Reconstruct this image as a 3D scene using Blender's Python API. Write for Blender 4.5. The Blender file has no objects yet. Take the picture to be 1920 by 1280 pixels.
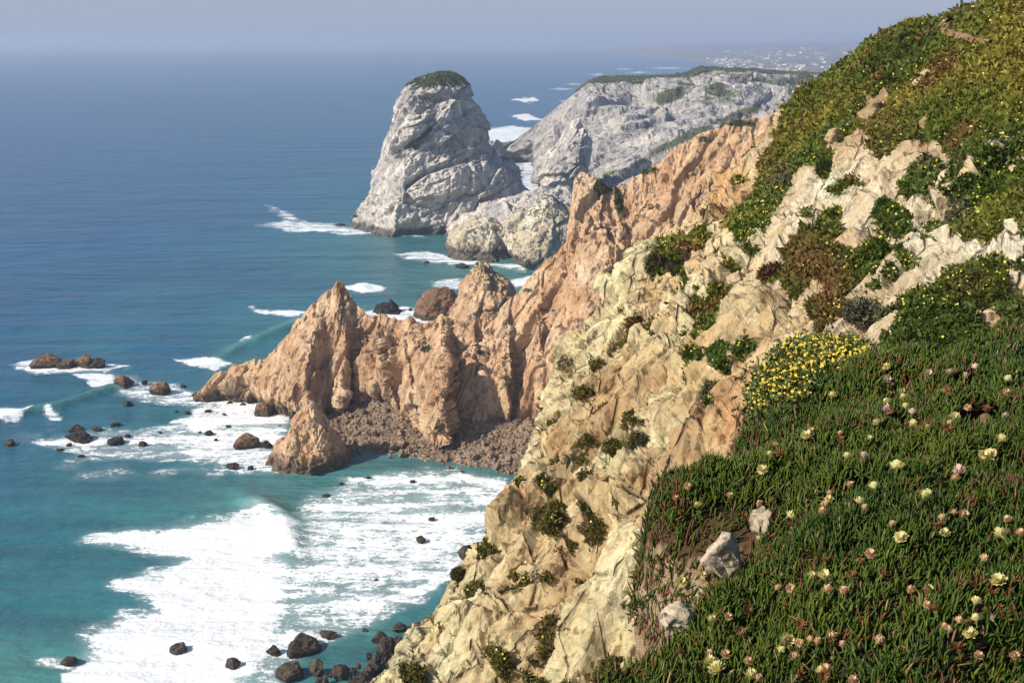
import bpy, math, random
import numpy as np
from mathutils import Vector

rng = np.random.default_rng(7)
random.seed(7)
f32 = np.float32
SC = bpy.context.scene
COL = SC.collection

# ------------------------------------------------------------------ camera model
H = 120.0                      # eye above the sea, metres
PITCH = math.radians(15.3)
FPX = 2059.0                   # focal length in pixels of the 1920 wide photo
CAM = np.array([0, 0, H])
UP = np.array([0, math.sin(PITCH), math.cos(PITCH)])
FW = np.array([0, math.cos(PITCH), -math.sin(PITCH)])
RT = np.array([1.0, 0, 0])

def ray(px, py):
    px = np.asarray(px, float); py = np.asarray(py, float)
    a = (px - 960) / FPX; b = (640 - py) / FPX
    return a[..., None] * RT + b[..., None] * UP + FW

def at_d(px, py, d):
    return CAM + ray(px, py) * np.asarray(d, float)[..., None]

def at_y(px, py, Y):
    r = ray(px, py)
    return CAM + r * (np.asarray(Y, float) / r[..., 1])[..., None]

def at_z(px, py, z=0.0):
    r = ray(px, py)
    return CAM + r * ((np.asarray(z, float) - H) / r[..., 2])[..., None]

def proj(P):
    D = P - CAM
    w = D @ FW
    w = np.where(w > 0.01, w, 0.01)
    return 960 + FPX * (D @ RT) / w, 640 - FPX * (D @ UP) / w, w

# ------------------------------------------------------------------ noise
def _h(ix, iy, iz, seed):
    h = (ix.astype(np.uint32) * np.uint32(374761393) + iy.astype(np.uint32) * np.uint32(668265263)
         + iz.astype(np.uint32) * np.uint32(2147483647) + np.uint32((seed * 974711 + 12345) & 0xffffffff))
    h = (h ^ (h >> np.uint32(13))) * np.uint32(1274126177)
    h = (h ^ (h >> np.uint32(16))) * np.uint32(2246822519)
    return h ^ (h >> np.uint32(13))

def _f(h):
    return (h & np.uint32(0xffffff)).astype(f32) / f32(16777216.0)

def vnoise(P, freq, seed=0):
    Q = (P * freq).astype(f32)
    I = np.floor(Q).astype(np.int64); F = Q - I
    F = F * F * F * (F * (F * 6 - 15) + 10)
    out = 0
    for dx in (0, 1):
        wx = F[..., 0] if dx else 1 - F[..., 0]
        for dy in (0, 1):
            wy = F[..., 1] if dy else 1 - F[..., 1]
            for dz in (0, 1):
                wz = F[..., 2] if dz else 1 - F[..., 2]
                out = out + wx * wy * wz * _f(_h(I[..., 0] + dx, I[..., 1] + dy, I[..., 2] + dz, seed))
    return out * 2 - 1

def fbm(P, freq, octs=4, seed=0, gain=.5, ridged=False):
    a = 1.0; s = 0; t = 0
    for k in range(octs):
        n = vnoise(P + 17.3 * k, freq * 2.03 ** k, seed + k)
        if ridged: n = 1 - 2 * np.abs(n)
        s = s + a * n; t += a; a *= gain
    return s / t

def facet(P, size, seed=0, slope=.8, blend=.20):
    """blocky broken rock: every Voronoi cell gets its own level and tilted plane"""
    shp = P.shape[:-1]
    Q = (P.reshape(-1, 3) / size).astype(f32)
    I = np.floor(Q).astype(np.int64)
    best = np.full(len(Q), 1e9, f32); second = best.copy(); val = np.zeros(len(Q), f32); val2 = val.copy()
    for dx in (-1, 0, 1):
        for dy in (-1, 0, 1):
            for dz in (-1, 0, 1):
                cx, cy, cz = I[:, 0] + dx, I[:, 1] + dy, I[:, 2] + dz
                h = _h(cx, cy, cz, seed)
                h2 = h * np.uint32(2654435761); h2 ^= h2 >> np.uint32(15)
                h3 = h2 * np.uint32(2246822519); h3 ^= h3 >> np.uint32(13)
                ex = cx + _f(h) - Q[:, 0]; ey = cy + _f(h2) - Q[:, 1]; ez = cz + _f(h3) - Q[:, 2]
                d = (ex * ex + ey * ey + ez * ez).astype(f32)
                b = d < best
                g1 = _f(h ^ h2) - .5; g2 = _f(h2 ^ h3) - .5; g3 = _f(h ^ (h3 << np.uint32(3))) - .5
                v = .42 * (_f(h * np.uint32(97) ^ h3) - .5) + slope * 2 * (g1 * ex + g2 * ey + g3 * ez)
                c = (d < second) & ~b
                second = np.where(b, best, np.where(c, d, second)); val2 = np.where(b, val, np.where(c, v, val2))
                best = np.where(b, d, best); val = np.where(b, v, val)
    edge = np.sqrt(second) - np.sqrt(best)
    val = val + (val2 - val) * .5 * (1 - sstep(0, blend, edge))
    return val.reshape(shp).astype(f32), edge.reshape(shp)

def stretch(P, axis, k):
    a = np.array(axis, float); a /= np.linalg.norm(a)
    return P - np.outer((P.reshape(-1, 3) @ a) * (1 - 1 / k), a).reshape(P.shape)

def sstep(a, b, x):
    t = np.clip((x - a) / (b - a), 0, 1)
    return t * t * (3 - 2 * t)

def inpoly(px, py, poly):
    px = np.asarray(px); ins = np.zeros(px.shape, bool)
    n = len(poly); j = n - 1
    for i in range(n):
        xi, yi = poly[i]; xj, yj = poly[j]
        if yi != yj:
            c = ((yi > py) != (yj > py)) & (px < (xj - xi) * (py - yi) / (yj - yi) + xi)
            ins ^= c
        j = i
    return ins

def segdist(px, py, pts, closed=False):
    d = np.full(np.shape(px), 1e9)
    m = len(pts)
    for i in range(m if closed else m - 1):
        ax, ay = pts[i]; bx, by = pts[(i + 1) % m]
        vx, vy = bx - ax, by - ay
        t = np.clip(((px - ax) * vx + (py - ay) * vy) / (vx * vx + vy * vy + 1e-9), 0, 1)
        d = np.minimum(d, np.hypot(px - ax - t * vx, py - ay - t * vy))
    return d

# ------------------------------------------------------------------ mesh helpers
def mesh_of(name, V, faces, mats, smooth=True, attrs=None, colors=None, fmat=None):
    """V n x 3, faces m x k array (k 3 or 4) or list of such arrays"""
    me = bpy.data.meshes.new(name)
    V = np.asarray(V, f32).reshape(-1, 3)
    me.vertices.add(len(V)); me.vertices.foreach_set('co', V.ravel())
    fl = faces if isinstance(faces, list) else [faces]
    fl = [np.asarray(a, np.int32) for a in fl]
    loops = np.concatenate([a.ravel() for a in fl])
    tot = np.concatenate([np.full(len(a), a.shape[1], np.int32) for a in fl])
    st = np.concatenate([[0], np.cumsum(tot)[:-1]]).astype(np.int32)
    me.loops.add(len(loops)); me.loops.foreach_set('vertex_index', loops)
    me.polygons.add(len(tot)); me.polygons.foreach_set('loop_start', st)
    me.polygons.foreach_set('use_smooth', np.full(len(tot), smooth, bool))
    for m in (mats if isinstance(mats, (list, tuple)) else [mats]): me.materials.append(m)
    if fmat is not None: me.polygons.foreach_set('material_index', np.asarray(fmat, np.int32))
    for k, a in (attrs or {}).items():
        at = me.attributes.new(k, 'FLOAT', 'POINT'); at.data.foreach_set('value', np.asarray(a, f32).ravel())
    for k, a in (colors or {}).items():
        at = me.attributes.new(k, 'FLOAT_COLOR', 'POINT')
        a = np.asarray(a, f32).reshape(-1, 3)
        at.data.foreach_set('color', np.concatenate([a, np.ones((len(a), 1), f32)], 1).ravel())
    me.update(calc_edges=True)
    return me

def grid_faces(n, m, wrap=False):
    i = np.arange(n - 1)[:, None]; j = np.arange(m if wrap else m - 1)[None]
    j2 = (j + 1) % m
    return np.stack([i * m + j, i * m + j2, (i + 1) * m + j2, (i + 1) * m + j], -1).reshape(-1, 4)

def obj(name, me, parent=None, loc=None):
    o = bpy.data.objects.new(name, me); COL.objects.link(o)
    if loc is not None: o.location = loc
    if parent: o.parent = parent
    return o

def tag(o, label=None, cat=None, group=None, kind=None):
    if label: o['label'] = label
    if cat: o['category'] = cat
    if group: o['group'] = group
    if kind: o['kind'] = kind
    return o

def gnormals(P, wrap=False):
    du = np.gradient(P, axis=0)
    if wrap: dv = (np.roll(P, -1, 1) - np.roll(P, 1, 1)) / 2
    else: dv = np.gradient(P, axis=1)
    n = np.cross(du, dv)
    return n / (np.linalg.norm(n, axis=-1, keepdims=True) + 1e-9)

# ------------------------------------------------------------------ materials
class NT:
    def __init__(s, name):
        s.m = bpy.data.materials.new(name); s.m.use_nodes = True
        s.t = s.m.node_tree; s.t.nodes.clear()
        s.out = s.n('ShaderNodeOutputMaterial')
    def n(s, typ, **kw):
        x = s.t.nodes.new(typ)
        for k, v in kw.items():
            if k in x.inputs.keys(): x.inputs[k].default_value = v
            else: setattr(x, k, v)
        return x
    def l(s, a, b): s.t.links.new(a, b)
    def math(s, op, a, b=None, c=None, clamp=False):
        x = s.t.nodes.new('ShaderNodeMath'); x.operation = op; x.use_clamp = clamp
        for i, v in enumerate((a, b, c)):
            if v is None: continue
            if isinstance(v, (int, float)): x.inputs[i].default_value = v
            else: s.l(v, x.inputs[i])
        return x.outputs[0]
    def mix(s, fac, a, b, typ='MIX'):
        x = s.t.nodes.new('ShaderNodeMix'); x.data_type = 'RGBA'; x.blend_type = typ
        for i, v in ((0, fac), (6, a), (7, b)):
            if isinstance(v, (int, float)): x.inputs[i].default_value = v
            elif isinstance(v, tuple): x.inputs[i].default_value = (*v, 1)
            else: s.l(v, x.inputs[i])
        return x.outputs[2]
    def ramp(s, fac, stops, interp='LINEAR'):
        x = s.t.nodes.new('ShaderNodeValToRGB'); x.color_ramp.interpolation = interp
        e = x.color_ramp.elements
        while len(e) < len(stops): e.new(.5)
        for k, (p, c) in enumerate(stops):
            e[k].position = p; e[k].color = (*c, 1) if isinstance(c, tuple) else (c, c, c, 1)
        s.l(fac, x.inputs[0]); return x.outputs[0]
    def maprange(s, v, a, b, c=0., d=1.):
        x = s.t.nodes.new('ShaderNodeMapRange'); x.interpolation_type = 'SMOOTHSTEP'
        s.l(v, x.inputs[0])
        for i, q in enumerate((a, b, c, d)):
            if isinstance(q, (int, float)): x.inputs[i + 1].default_value = q
            else: s.l(q, x.inputs[i + 1])
        return x.outputs[0]
    def pos(s, scale=(1, 1, 1), rot=(0, 0, 0)):
        g = s.n('ShaderNodeNewGeometry'); mp = s.n('ShaderNodeMapping')
        mp.inputs['Scale'].default_value = scale; mp.inputs['Rotation'].default_value = rot
        s.l(g.outputs['Position'], mp.inputs['Vector']); return mp.outputs[0]
    def noise(s, vec, scale, detail=6, rough=.6, dist=0.):
        x = s.n('ShaderNodeTexNoise', Scale=scale, Detail=detail, Roughness=rough, Distortion=dist)
        s.l(vec, x.inputs['Vector']); return x.outputs[0]
    def voro(s, vec, scale, feature='F1', rand=1.):
        x = s.n('ShaderNodeTexVoronoi'); x.feature = feature
        x.inputs['Scale'].default_value = scale; x.inputs['Randomness'].default_value = rand
        s.l(vec, x.inputs['Vector']); return x
    def attr(s, name):
        x = s.n('ShaderNodeAttribute'); x.attribute_name = name; return x
    def bump(s, h, strength=1., dist=.1, normal=None):
        x = s.n('ShaderNodeBump', Strength=strength, Distance=dist)
        s.l(h, x.inputs['Height'])
        if normal is not None: s.l(normal, x.inputs['Normal'])
        return x.outputs[0]
    def principled(s, color, rough=.9, spec=.3, normal=None):
        x = s.n('ShaderNodeBsdfPrincipled')
        if isinstance(color, tuple): x.inputs['Base Color'].default_value = (*color, 1)
        else: s.l(color, x.inputs['Base Color'])
        if isinstance(rough, (int, float)): x.inputs['Roughness'].default_value = rough
        else: s.l(rough, x.inputs['Roughness'])
        x.inputs['Specular IOR Level'].default_value = spec
        if normal is not None: s.l(normal, x.inputs['Normal'])
        s.l(x.outputs[0], s.out.inputs['Surface']); return x

def chips(t, vec, size, warp=None):
    """angular chips: each cell a tilted plane; returns (height in metres, random grey per cell)"""
    v = t.voro(vec, 1. / size)
    d = t.n('ShaderNodeVectorMath', operation='SUBTRACT'); t.l(vec, d.inputs[0]); t.l(v.outputs['Position'], d.inputs[1])
    c = t.n('ShaderNodeVectorMath', operation='SUBTRACT'); t.l(v.outputs['Color'], c.inputs[0]); c.inputs[1].default_value = (.5, .5, .5)
    dt = t.n('ShaderNodeVectorMath', operation='DOT_PRODUCT'); t.l(d.outputs[0], dt.inputs[0]); t.l(c.outputs[0], dt.inputs[1])
    sp = t.n('ShaderNodeSeparateColor'); t.l(v.outputs['Color'], sp.inputs[0])
    h = t.math('ADD', t.math('MULTIPLY', dt.outputs['Value'], 1.15), t.math('MULTIPLY', sp.outputs[0], size * .28))
    return h, sp.outputs[1]

def rock_mat(name, cols, size, bumpd, rot=(0, 0, 0), sc=(1, 1, 1), wet=None, veg=None, band=None, crack=.16):
    """cols: three main colours low to high, size: metres of the main blocks"""
    t = NT(name)
    p = t.pos(sc, rot); p0 = t.pos()
    big = t.noise(p0, .35 / size, 5, .6)
    c = t.ramp(big, [(.33, cols[0]), (.48, cols[1]), (.64, cols[2])])
    mid = t.noise(p, 1.6 / size, 8, .7)
    c = t.mix(t.maprange(mid, .38, .66), c, t.mix(1., c, cols[3] if len(cols) > 3 else (.75, .72, .7), 'MULTIPLY'))
    fine = t.noise(p0, 9 / size, 6, .75)
    c = t.mix(.45, c, t.ramp(fine, [(.3, .55), (.5, 1.), (.7, 1.25)]), 'MULTIPLY')
    h1, g1 = chips(t, p, size * .30); h2, g2 = chips(t, p, size * .11); h3, g3 = chips(t, p, size * .62)
    c = t.mix(.8, c, t.ramp(t.math('ADD', t.math('MULTIPLY', g1, .5), t.math('MULTIPLY', g3, .5)), [(.15, .78), (.5, 1.), (.85, 1.16)]), 'MULTIPLY')
    if band is not None:                     # broad coloured bands of bedding
        b = t.noise(t.pos(band[1], band[2]), 1., 3, .5)
        c = t.mix(t.maprange(b, .5, .62, 0., .7), c, band[0])
    g = t.n('ShaderNodeNewGeometry'); xyz = t.n('ShaderNodeSeparateXYZ'); t.l(g.outputs['Position'], xyz.inputs[0])
    rough = .95
    if wet is not None:
        zz = t.math('ADD', xyz.outputs[2], t.math('MULTIPLY', t.math('SUBTRACT', mid, .5), wet * 1.6))
        wf = t.maprange(zz, wet * .45, wet, 1., 0.)
        c = t.mix(wf, c, t.mix(.82, c, (.035, .028, .018)))
        rough = t.math('SUBTRACT', .95, t.math('MULTIPLY', wf, .45))
    if veg is not None:
        a = t.attr('veg').outputs['Fac']
        vn = t.noise(p0, veg[1], 5, .7)
        vc = t.ramp(vn, [(.35, veg[0][0]), (.5, veg[0][1]), (.66, veg[0][2])])
        c = t.mix(t.maprange(t.math('ADD', a, t.math('MULTIPLY', t.math('SUBTRACT', mid, .5), .5)), .35, .6), c, vc)
    h = t.math('ADD', h1, t.math('ADD', h2, t.math('MULTIPLY', t.math('ADD', t.math('MULTIPLY', mid, .35), t.math('MULTIPLY', fine, .22)), bumpd)))
    t.principled(c, rough, .25, t.bump(h, 1., 1.))
    return t.m

def leaf_mat(name, rough=.45, spec=.4, trans=.0):
    t = NT(name)
    a = t.attr('tint').outputs['Color']
    pr = t.principled(a, rough, spec)
    if trans:
        tr = t.n('ShaderNodeBsdfTranslucent'); t.l(a, tr.inputs[0])
        mx = t.n('ShaderNodeMixShader'); mx.inputs[0].default_value = trans
        t.l(pr.outputs[0], mx.inputs[1]); t.l(tr.outputs[0], mx.inputs[2]); t.l(mx.outputs[0], t.out.inputs['Surface'])
    return t.m

DIP = (-.45, -.25, -.86)       # dip of the joints in the near cliff
M_cliff = rock_mat('cliff_rock', [(.40, .27, .14), (.56, .45, .27), (.64, .56, .39), (.80, .70, .60)], 2.2, .35,
                   rot=(0, math.radians(-28), 0), sc=(1, 1, .45), veg=([(.03, .03, .008), (.05, .04, .012), (.09, .05, .03)], .6))
M_orange = rock_mat('orange_rock', [(.43, .265, .15), (.565, .38, .225), (.66, .48, .315), (.76, .64, .55)], 6., .9,
                    rot=(0, math.radians(-18), 0), sc=(1, 1, .4), wet=5., veg=([(.10, .10, .04), (.14, .13, .06), (.22, .18, .10)], .15))
M_grey = rock_mat('grey_limestone', [(.42, .39, .36), (.60, .55, .48), (.76, .69, .58), (.68, .67, .71)], 9., 1.6,
                  rot=(0, math.radians(-62), 0), sc=(1, 1, .35), wet=6., veg=([(.07, .09, .03), (.10, .11, .045), (.13, .13, .06)], .12))
M_plateau = rock_mat('grey_cliff_rock', [(.33, .31, .30), (.46, .43, .39), (.58, .53, .45), (.66, .65, .69)], 12., 1.6,
                  rot=(0, math.radians(-55), 0), sc=(1, 1, .3), wet=6., veg=([(.07, .09, .03), (.10, .11, .045), (.13, .13, .06)], .12))
M_pale = rock_mat('pale_limestone', [(.50, .42, .29), (.62, .54, .41), (.72, .66, .54), (.80, .74, .66)], 7., 1.1,
                  rot=(0, math.radians(-40), 0), sc=(1, 1, .5), wet=9., veg=([(.07, .09, .03), (.10, .11, .045), (.13, .13, .06)], .12))
M_searock = rock_mat('brown_sea_rock', [(.20, .11, .06), (.28, .16, .09), (.34, .21, .13)], 3., .5, wet=3.2)
M_dark = rock_mat('dark_wet_rock', [(.035, .03, .026), (.055, .045, .036), (.085, .065, .05)], 1.6, .25)
M_boulder = rock_mat('shore_boulder_rock', [(.045, .036, .03), (.075, .058, .044), (.125, .095, .07)], 2., .25)
M_beach = rock_mat('cobble_beach_rock', [(.24, .17, .115), (.34, .24, .16), (.43, .31, .21)], 2.5, .6)
M_soil = rock_mat('red_soil', [(.20, .105, .055), (.30, .17, .09), (.38, .24, .14)], .8, .05, crack=.1)
M_ledgeboulder = rock_mat('ledge_boulder_rock', [(.44, .33, .21), (.56, .46, .32), (.64, .56, .42)], .5, .09)
M_leaf = leaf_mat('succulent_leaf', .45, .3, .12)
M_tuft = leaf_mat('ground_cover_leaf', .6, .25, .15)

# ------------------------------------------------------------------ THE SEA
def build_sea():
    dep = np.radians(np.concatenate([np.linspace(50, 36, 30), np.linspace(36, .16, 980)[1:]]))
    r = H / np.tan(dep)
    az = np.radians(np.concatenate([np.linspace(-180, -29, 60), np.linspace(-29, 29, 860)[1:-1], np.linspace(29, 180, 60)]))
    R, A = np.meshgrid(r, az, indexing='ij')
    P = np.stack([R * np.sin(A), R * np.cos(A), np.zeros_like(R)], -1)
    px, py, w = proj(P)
    vis = (w > 1) & (px > -400) & (px < 2300)
    px = np.where(vis, px, -3000.); py = np.where(vis, py, 640.)
    # warp so that painted outlines get ragged, more along x
    wob = fbm(P * np.array([1, .6, 1]), 1 / 14., 4, 5); wob2 = fbm(P * np.array([1, .6, 1]), 1 / 5., 3, 9)
    sc = np.clip((py - 60) / 500., .05, 1.4)
    wx = px + (22 * wob + 9 * wob2) * sc; wy = py + (9 * fbm(P, 1 / 18., 4, 21) + 3.5 * wob2) * sc
    foam = np.zeros_like(R)
    def patch(poly, v, soft=10., edge=0.):
        nonlocal foam
        xs = [q[0] for q in poly]; ys = [q[1] for q in poly]
        m = (wx > min(xs) - soft * 3) & (wx < max(xs) + soft * 3) & (wy > min(ys) - soft * 2) & (wy < max(ys) + soft * 2)
        if not m.any(): return
        X = wx[m]; Y = wy[m]
        ins = inpoly(X, Y, poly)
        d = segdist(X, Y * 2.0, [(a, b * 2.0) for a, b in poly], True)
        sd = np.where(ins, d, -d)
        f = sstep(-soft, soft, sd) * v
        foam[m] = np.maximum(foam[m], f)
    patch([(545, 985), (492, 952), (420, 972), (330, 988), (230, 1003), (165, 1008), (235, 1022), (335, 1048), (320, 1072), (215, 1098),
           (255, 1112), (300, 1150), (215, 1165), (163, 1192), (180, 1235), (150, 1262), (180, 1310), (440, 1320), (515, 1210), (548, 1150), (520, 1080)], 1.12, 42)
    patch([(540, 975), (600, 925), (700, 895), (860, 885), (940, 905), (930, 1000), (865, 1065), (800, 1112), (700, 1165), (620, 1205), (560, 1215),
           (500, 1320), (420, 1320), (540, 1150), (520, 1080)], .58, 30)
    patch([(560, 985), (680, 935), (860, 930), (880, 1010), (800, 1075), (640, 1090), (550, 1070)], .68, 34)
    patch([(700, 1125), (800, 1085), (870, 1040), (875, 1052), (815, 1105), (760, 1118)], .92, 8)
    patch([(850, 888), (940, 905), (940, 925), (880, 905)], .95, 8)
    patch([(640, 900), (760, 885), (860, 890), (850, 900), (700, 915)], .5, 12)
    patch([(150, 1255), (75, 1245), (70, 1232), (120, 1232), (180, 1250)], .72, 9)
    patch([(60, 832), (150, 812), (300, 800), (400, 795), (470, 770), (545, 795), (515, 850), (560, 888), (450, 884), (350, 866), (300, 858), (150, 848)], .55, 18)
    patch([(370, 765), (460, 748), (550, 788), (540, 840), (430, 828), (320, 800)], .80, 22)
    patch([(300, 825), (450, 820), (530, 850), (480, 878), (350, 860)], .74, 16)
    patch([(15, 684), (60, 678), (250, 686), (205, 699), (60, 703)], .82, 8)
    patch([(150, 704), (215, 702), (225, 722), (185, 724)], 1., 6)
    patch([(210, 700), (330, 725), (400, 745), (380, 768), (300, 760), (235, 745)], .58, 14)
    patch([(0, 765), (55, 764), (68, 772), (30, 790), (-60, 815), (-60, 765)], 1., 6)
    patch([(85, 772), (110, 770), (105, 784), (85, 784)], .8, 5)
    patch([(335, 670), (385, 663), (428, 688), (395, 698), (355, 682)], .84, 7)
    patch([(440, 640), (470, 632), (465, 640), (445, 645)], .75, 4)
    patch([(648, 545), (665, 532), (690, 527), (722, 542), (715, 552), (670, 553)], 1.1, 5)
    patch([(465, 579), (530, 581), (585, 590), (560, 597), (500, 588)], .72, 6)
    patch([(485, 424), (540, 415), (600, 420), (720, 436), (700, 440), (560, 432)], .56, 7)
    patch([(640, 425), (725, 436), (800, 443), (725, 442)], .85, 4)
    patch([(500, 388), (545, 400), (575, 418), (545, 415)], .45, 7)
    patch([(745, 474), (800, 473), (870, 488), (990, 500), (985, 508), (860, 497), (770, 487)], .70, 7)
    patch([(950, 522), (1010, 512), (1000, 535), (965, 540)], .85, 6)
    patch([(805, 530), (850, 523), (880, 532), (860, 545), (820, 540)], .58, 7)
    patch([(640, 590), (760, 570), (810, 580), (850, 600), (800, 608), (740, 600)], .85, 8)
    patch([(958, 185), (1000, 183), (1012, 190), (985, 192)], .9, 2)
    patch([(955, 217), (990, 213), (1005, 220), (1030, 226), (985, 226)], .8, 2)
    patch([(890, 243), (960, 237), (1010, 240), (985, 258), (950, 268), (890, 275)], .78, 4)
    patch([(970, 300), (1030, 300), (1020, 360), (990, 372), (975, 350)], .6, 8)
    for x0, x1, yy in ((1030, 1075, 167), (1060, 1110, 158), (1105, 1150, 150), (1140, 1190, 130), (1170, 1230, 136), (1040, 1090, 190), (1100, 1140, 140), (1210, 1290, 128)):
        patch([(x0, yy), ((x0 + x1) / 2, yy - 1.2), (x1, yy), ((x0 + x1) / 2, yy + 1.2)], .6, 1.5)
    # open-water flecks far out stay out; light scatter of foam remnants near the shore
    rem = sstep(.25, .6, fbm(P, 1 / 30., 3, 77)) * sstep(640, 900, py) * .33
    foam = np.maximum(foam, np.where(vis, rem, 0))
    # depth of the water over sand: shoal attribute
    cp = np.array([(0, 1280, .95), (0, 1100, .62), (300, 1000, .66), (440, 920, .85), (560, 900, .9), (0, 900, .45), (200, 880, .6), (0, 700, .28), (300, 640, .34), (0, 500, .16), (400, 500, .36), (560, 620, .6), (450, 690, .7),
                   (700, 480, .68), (900, 520, .95), (600, 400, .4), (0, 300, .05), (400, 300, .2), (600, 250, .25), (0, 100, 0), (900, 200, .2), (700, 900, .9), (850, 1100, .7), (1000, 340, .5), (150, 760, .45), (600, 1150, .8), (200, 420, .12), (350, 380, .22)], float)
    num = 0; den = 0
    for x, y, v in cp:
        q = 1 / (((px - x) ** 2 + ((py - y) * 1.6) ** 2) / 1e4 + .35) ** 1.6
        num = num + q * v; den = den + q
    shoal = np.where(vis, num / den, .1) + .10 * fbm(P, 1 / 60., 3, 31)
    # swell and breaking waves
    fade = sstep(2500, 300, R)
    z = fade * (.45 * fbm(P * np.array([.45, 1, 1]), 1 / 16., 3, 3) + .12 * fbm(P * np.array([.5, 1, 1]), 1 / 4., 2, 4))
    def wave(pts, hgt, wid):
        nonlocal z, shoal
        W = [tuple(at_z(a, b)[:2]) for a, b in pts]
        m = (R < 900)
        X = P[..., 0][m]; Y = P[..., 1][m]
        d = segdist(X, Y, W)
        g = np.exp(-(d / wid) ** 2)
        e = np.minimum(np.hypot(X - W[0][0], Y - W[0][1]), np.hypot(X - W[-1][0], Y - W[-1][1]))
        g *= sstep(0, wid * 6, e) * (1 + .5 * fbm(P[m], 1 / 9., 3, 66))
        z[m] += hgt * g; shoal[m] += .35 * g
    wave([(-120, 830), (0, 790), (60, 772), (110, 765), (210, 728), (290, 712)], 1.8, 3.4)
    wave([(380, 690), (440, 655), (500, 628), (570, 598), (620, 580)], 1.5, 3.6)
    wave([(380, 915), (440, 922), (490, 948), (535, 978), (545, 1040), (535, 1090)], 1.6, 4.)
    wave([(640, 548), (680, 542), (725, 548)], 2.5, 4.5)
    z += np.where(foam > .55, (foam - .55) * .22 * (.6 + fbm(P, 1 / 2.2, 3, 14)), 0)
    P[..., 2] = z * (R < 3000)
    n, m = R.shape
    F = grid_faces(n, m, False)
    t = NT('sea_water')
    fo = t.attr('foam').outputs['Fac']; sh = t.attr('shoal').outputs['Fac']
    col = t.ramp(sh, [(0., (.010, .074, .185)), (.3, (.013, .096, .182)), (.6, (.030, .145, .160)), (.95, (.075, .225, .200))])
    p = t.pos((.5, 1, 1)); p1 = t.pos()
    w1 = t.noise(p, .11, 4, .55); w2 = t.noise(p, .42, 5, .6); w3 = t.noise(p, 1.6, 4, .6)
    big = t.noise(t.pos((.25, 1, 1)), .012, 4, .55)
    col = t.mix(t.maprange(big, .4, .65), col, t.mix(.45, col, (.02, .075, .13)))
    rip = t.noise(t.pos((.12, 1, 1)), .12, 5, .65)
    col = t.mix(.8, col, t.ramp(rip, [(.3, .72), (.5, 1.), (.7, 1.28)]), 'MULTIPLY')
    # foam: streaky lace
    l1 = t.noise(t.pos((.55, 1, 1)), .30, 8, .68, .6); l2 = t.noise(t.pos((.7, 1, 1)), 1.3, 5, .65, .8)
    lace = t.voro(t.pos((.7, 1, 1)), .5, 'DISTANCE_TO_EDGE').outputs['Distance']
    nn = t.math('ADD', t.math('MULTIPLY', l1, .62), t.math('MULTIPLY', l2, .38))
    l3 = t.noise(t.pos((.16, 1, 1)), .16, 6, .62, .4)
    rid = t.math('ABSOLUTE', t.math('SUBTRACT', t.noise(t.pos((.6, 1, 1)), .55, 5, .6, .9), .5))
    nn = t.math('ADD', t.math('MULTIPLY', nn, .62), t.math('MULTIPLY', l3, .38))
    nn = t.math('SUBTRACT', nn, t.math('MULTIPLY', rid, .35))
    nn = t.maprange(nn, .36, .585)
    th = t.math('SUBTRACT', 1., fo)
    fm = t.maprange(nn, t.math('SUBTRACT', th, .20), t.math('ADD', th, .20))
    fm = t.math('MULTIPLY', fm, t.maprange(fo, .03, .2))
    fm = t.math('MAXIMUM', fm, t.math('MULTIPLY', fo, .42))
    col2 = t.mix(t.math('MULTIPLY', fm, .97), col, (.86, .88, .88))
    w0 = t.noise(t.pos((.22, 1, 1), (0, 0, math.radians(12))), .035, 4, .55)
    hgt = t.math('ADD', t.math('MULTIPLY', t.math('ADD', w1, t.math('MULTIPLY', w0, 2.6)), 1.8), t.math('ADD', t.math('MULTIPLY', w2, .45), t.math('MULTIPLY', w3, .10)))
    hgt = t.math('ADD', hgt, t.math('MULTIPLY', t.math('MULTIPLY', fm, nn), .12))
    rough = t.math('ADD', .26, t.math('MULTIPLY', fm, .6))
    pr = t.principled(col2, rough, .5, t.bump(hgt, 1., 1.))
    pr.inputs['IOR'].default_value = 1.33
    me = mesh_of('sea', P, F, t.m, True, {'foam': foam, 'shoal': np.clip(shoal, 0, 1)})
    tag(obj('sea', me), 'blue green ocean with white surf round the rocks', 'sea', kind='structure')
build_sea()

def resample(pts, n, by=None):
    pts = np.asarray(pts, float)
    s = np.concatenate([[0], np.cumsum(np.linalg.norm(np.diff(pts if by is None else by, axis=0), axis=1))]); s /= s[-1]
    u = np.linspace(0, 1, n)
    return np.stack([np.interp(u, s, pts[:, k]) for k in range(pts.shape[1])], -1), u

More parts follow.
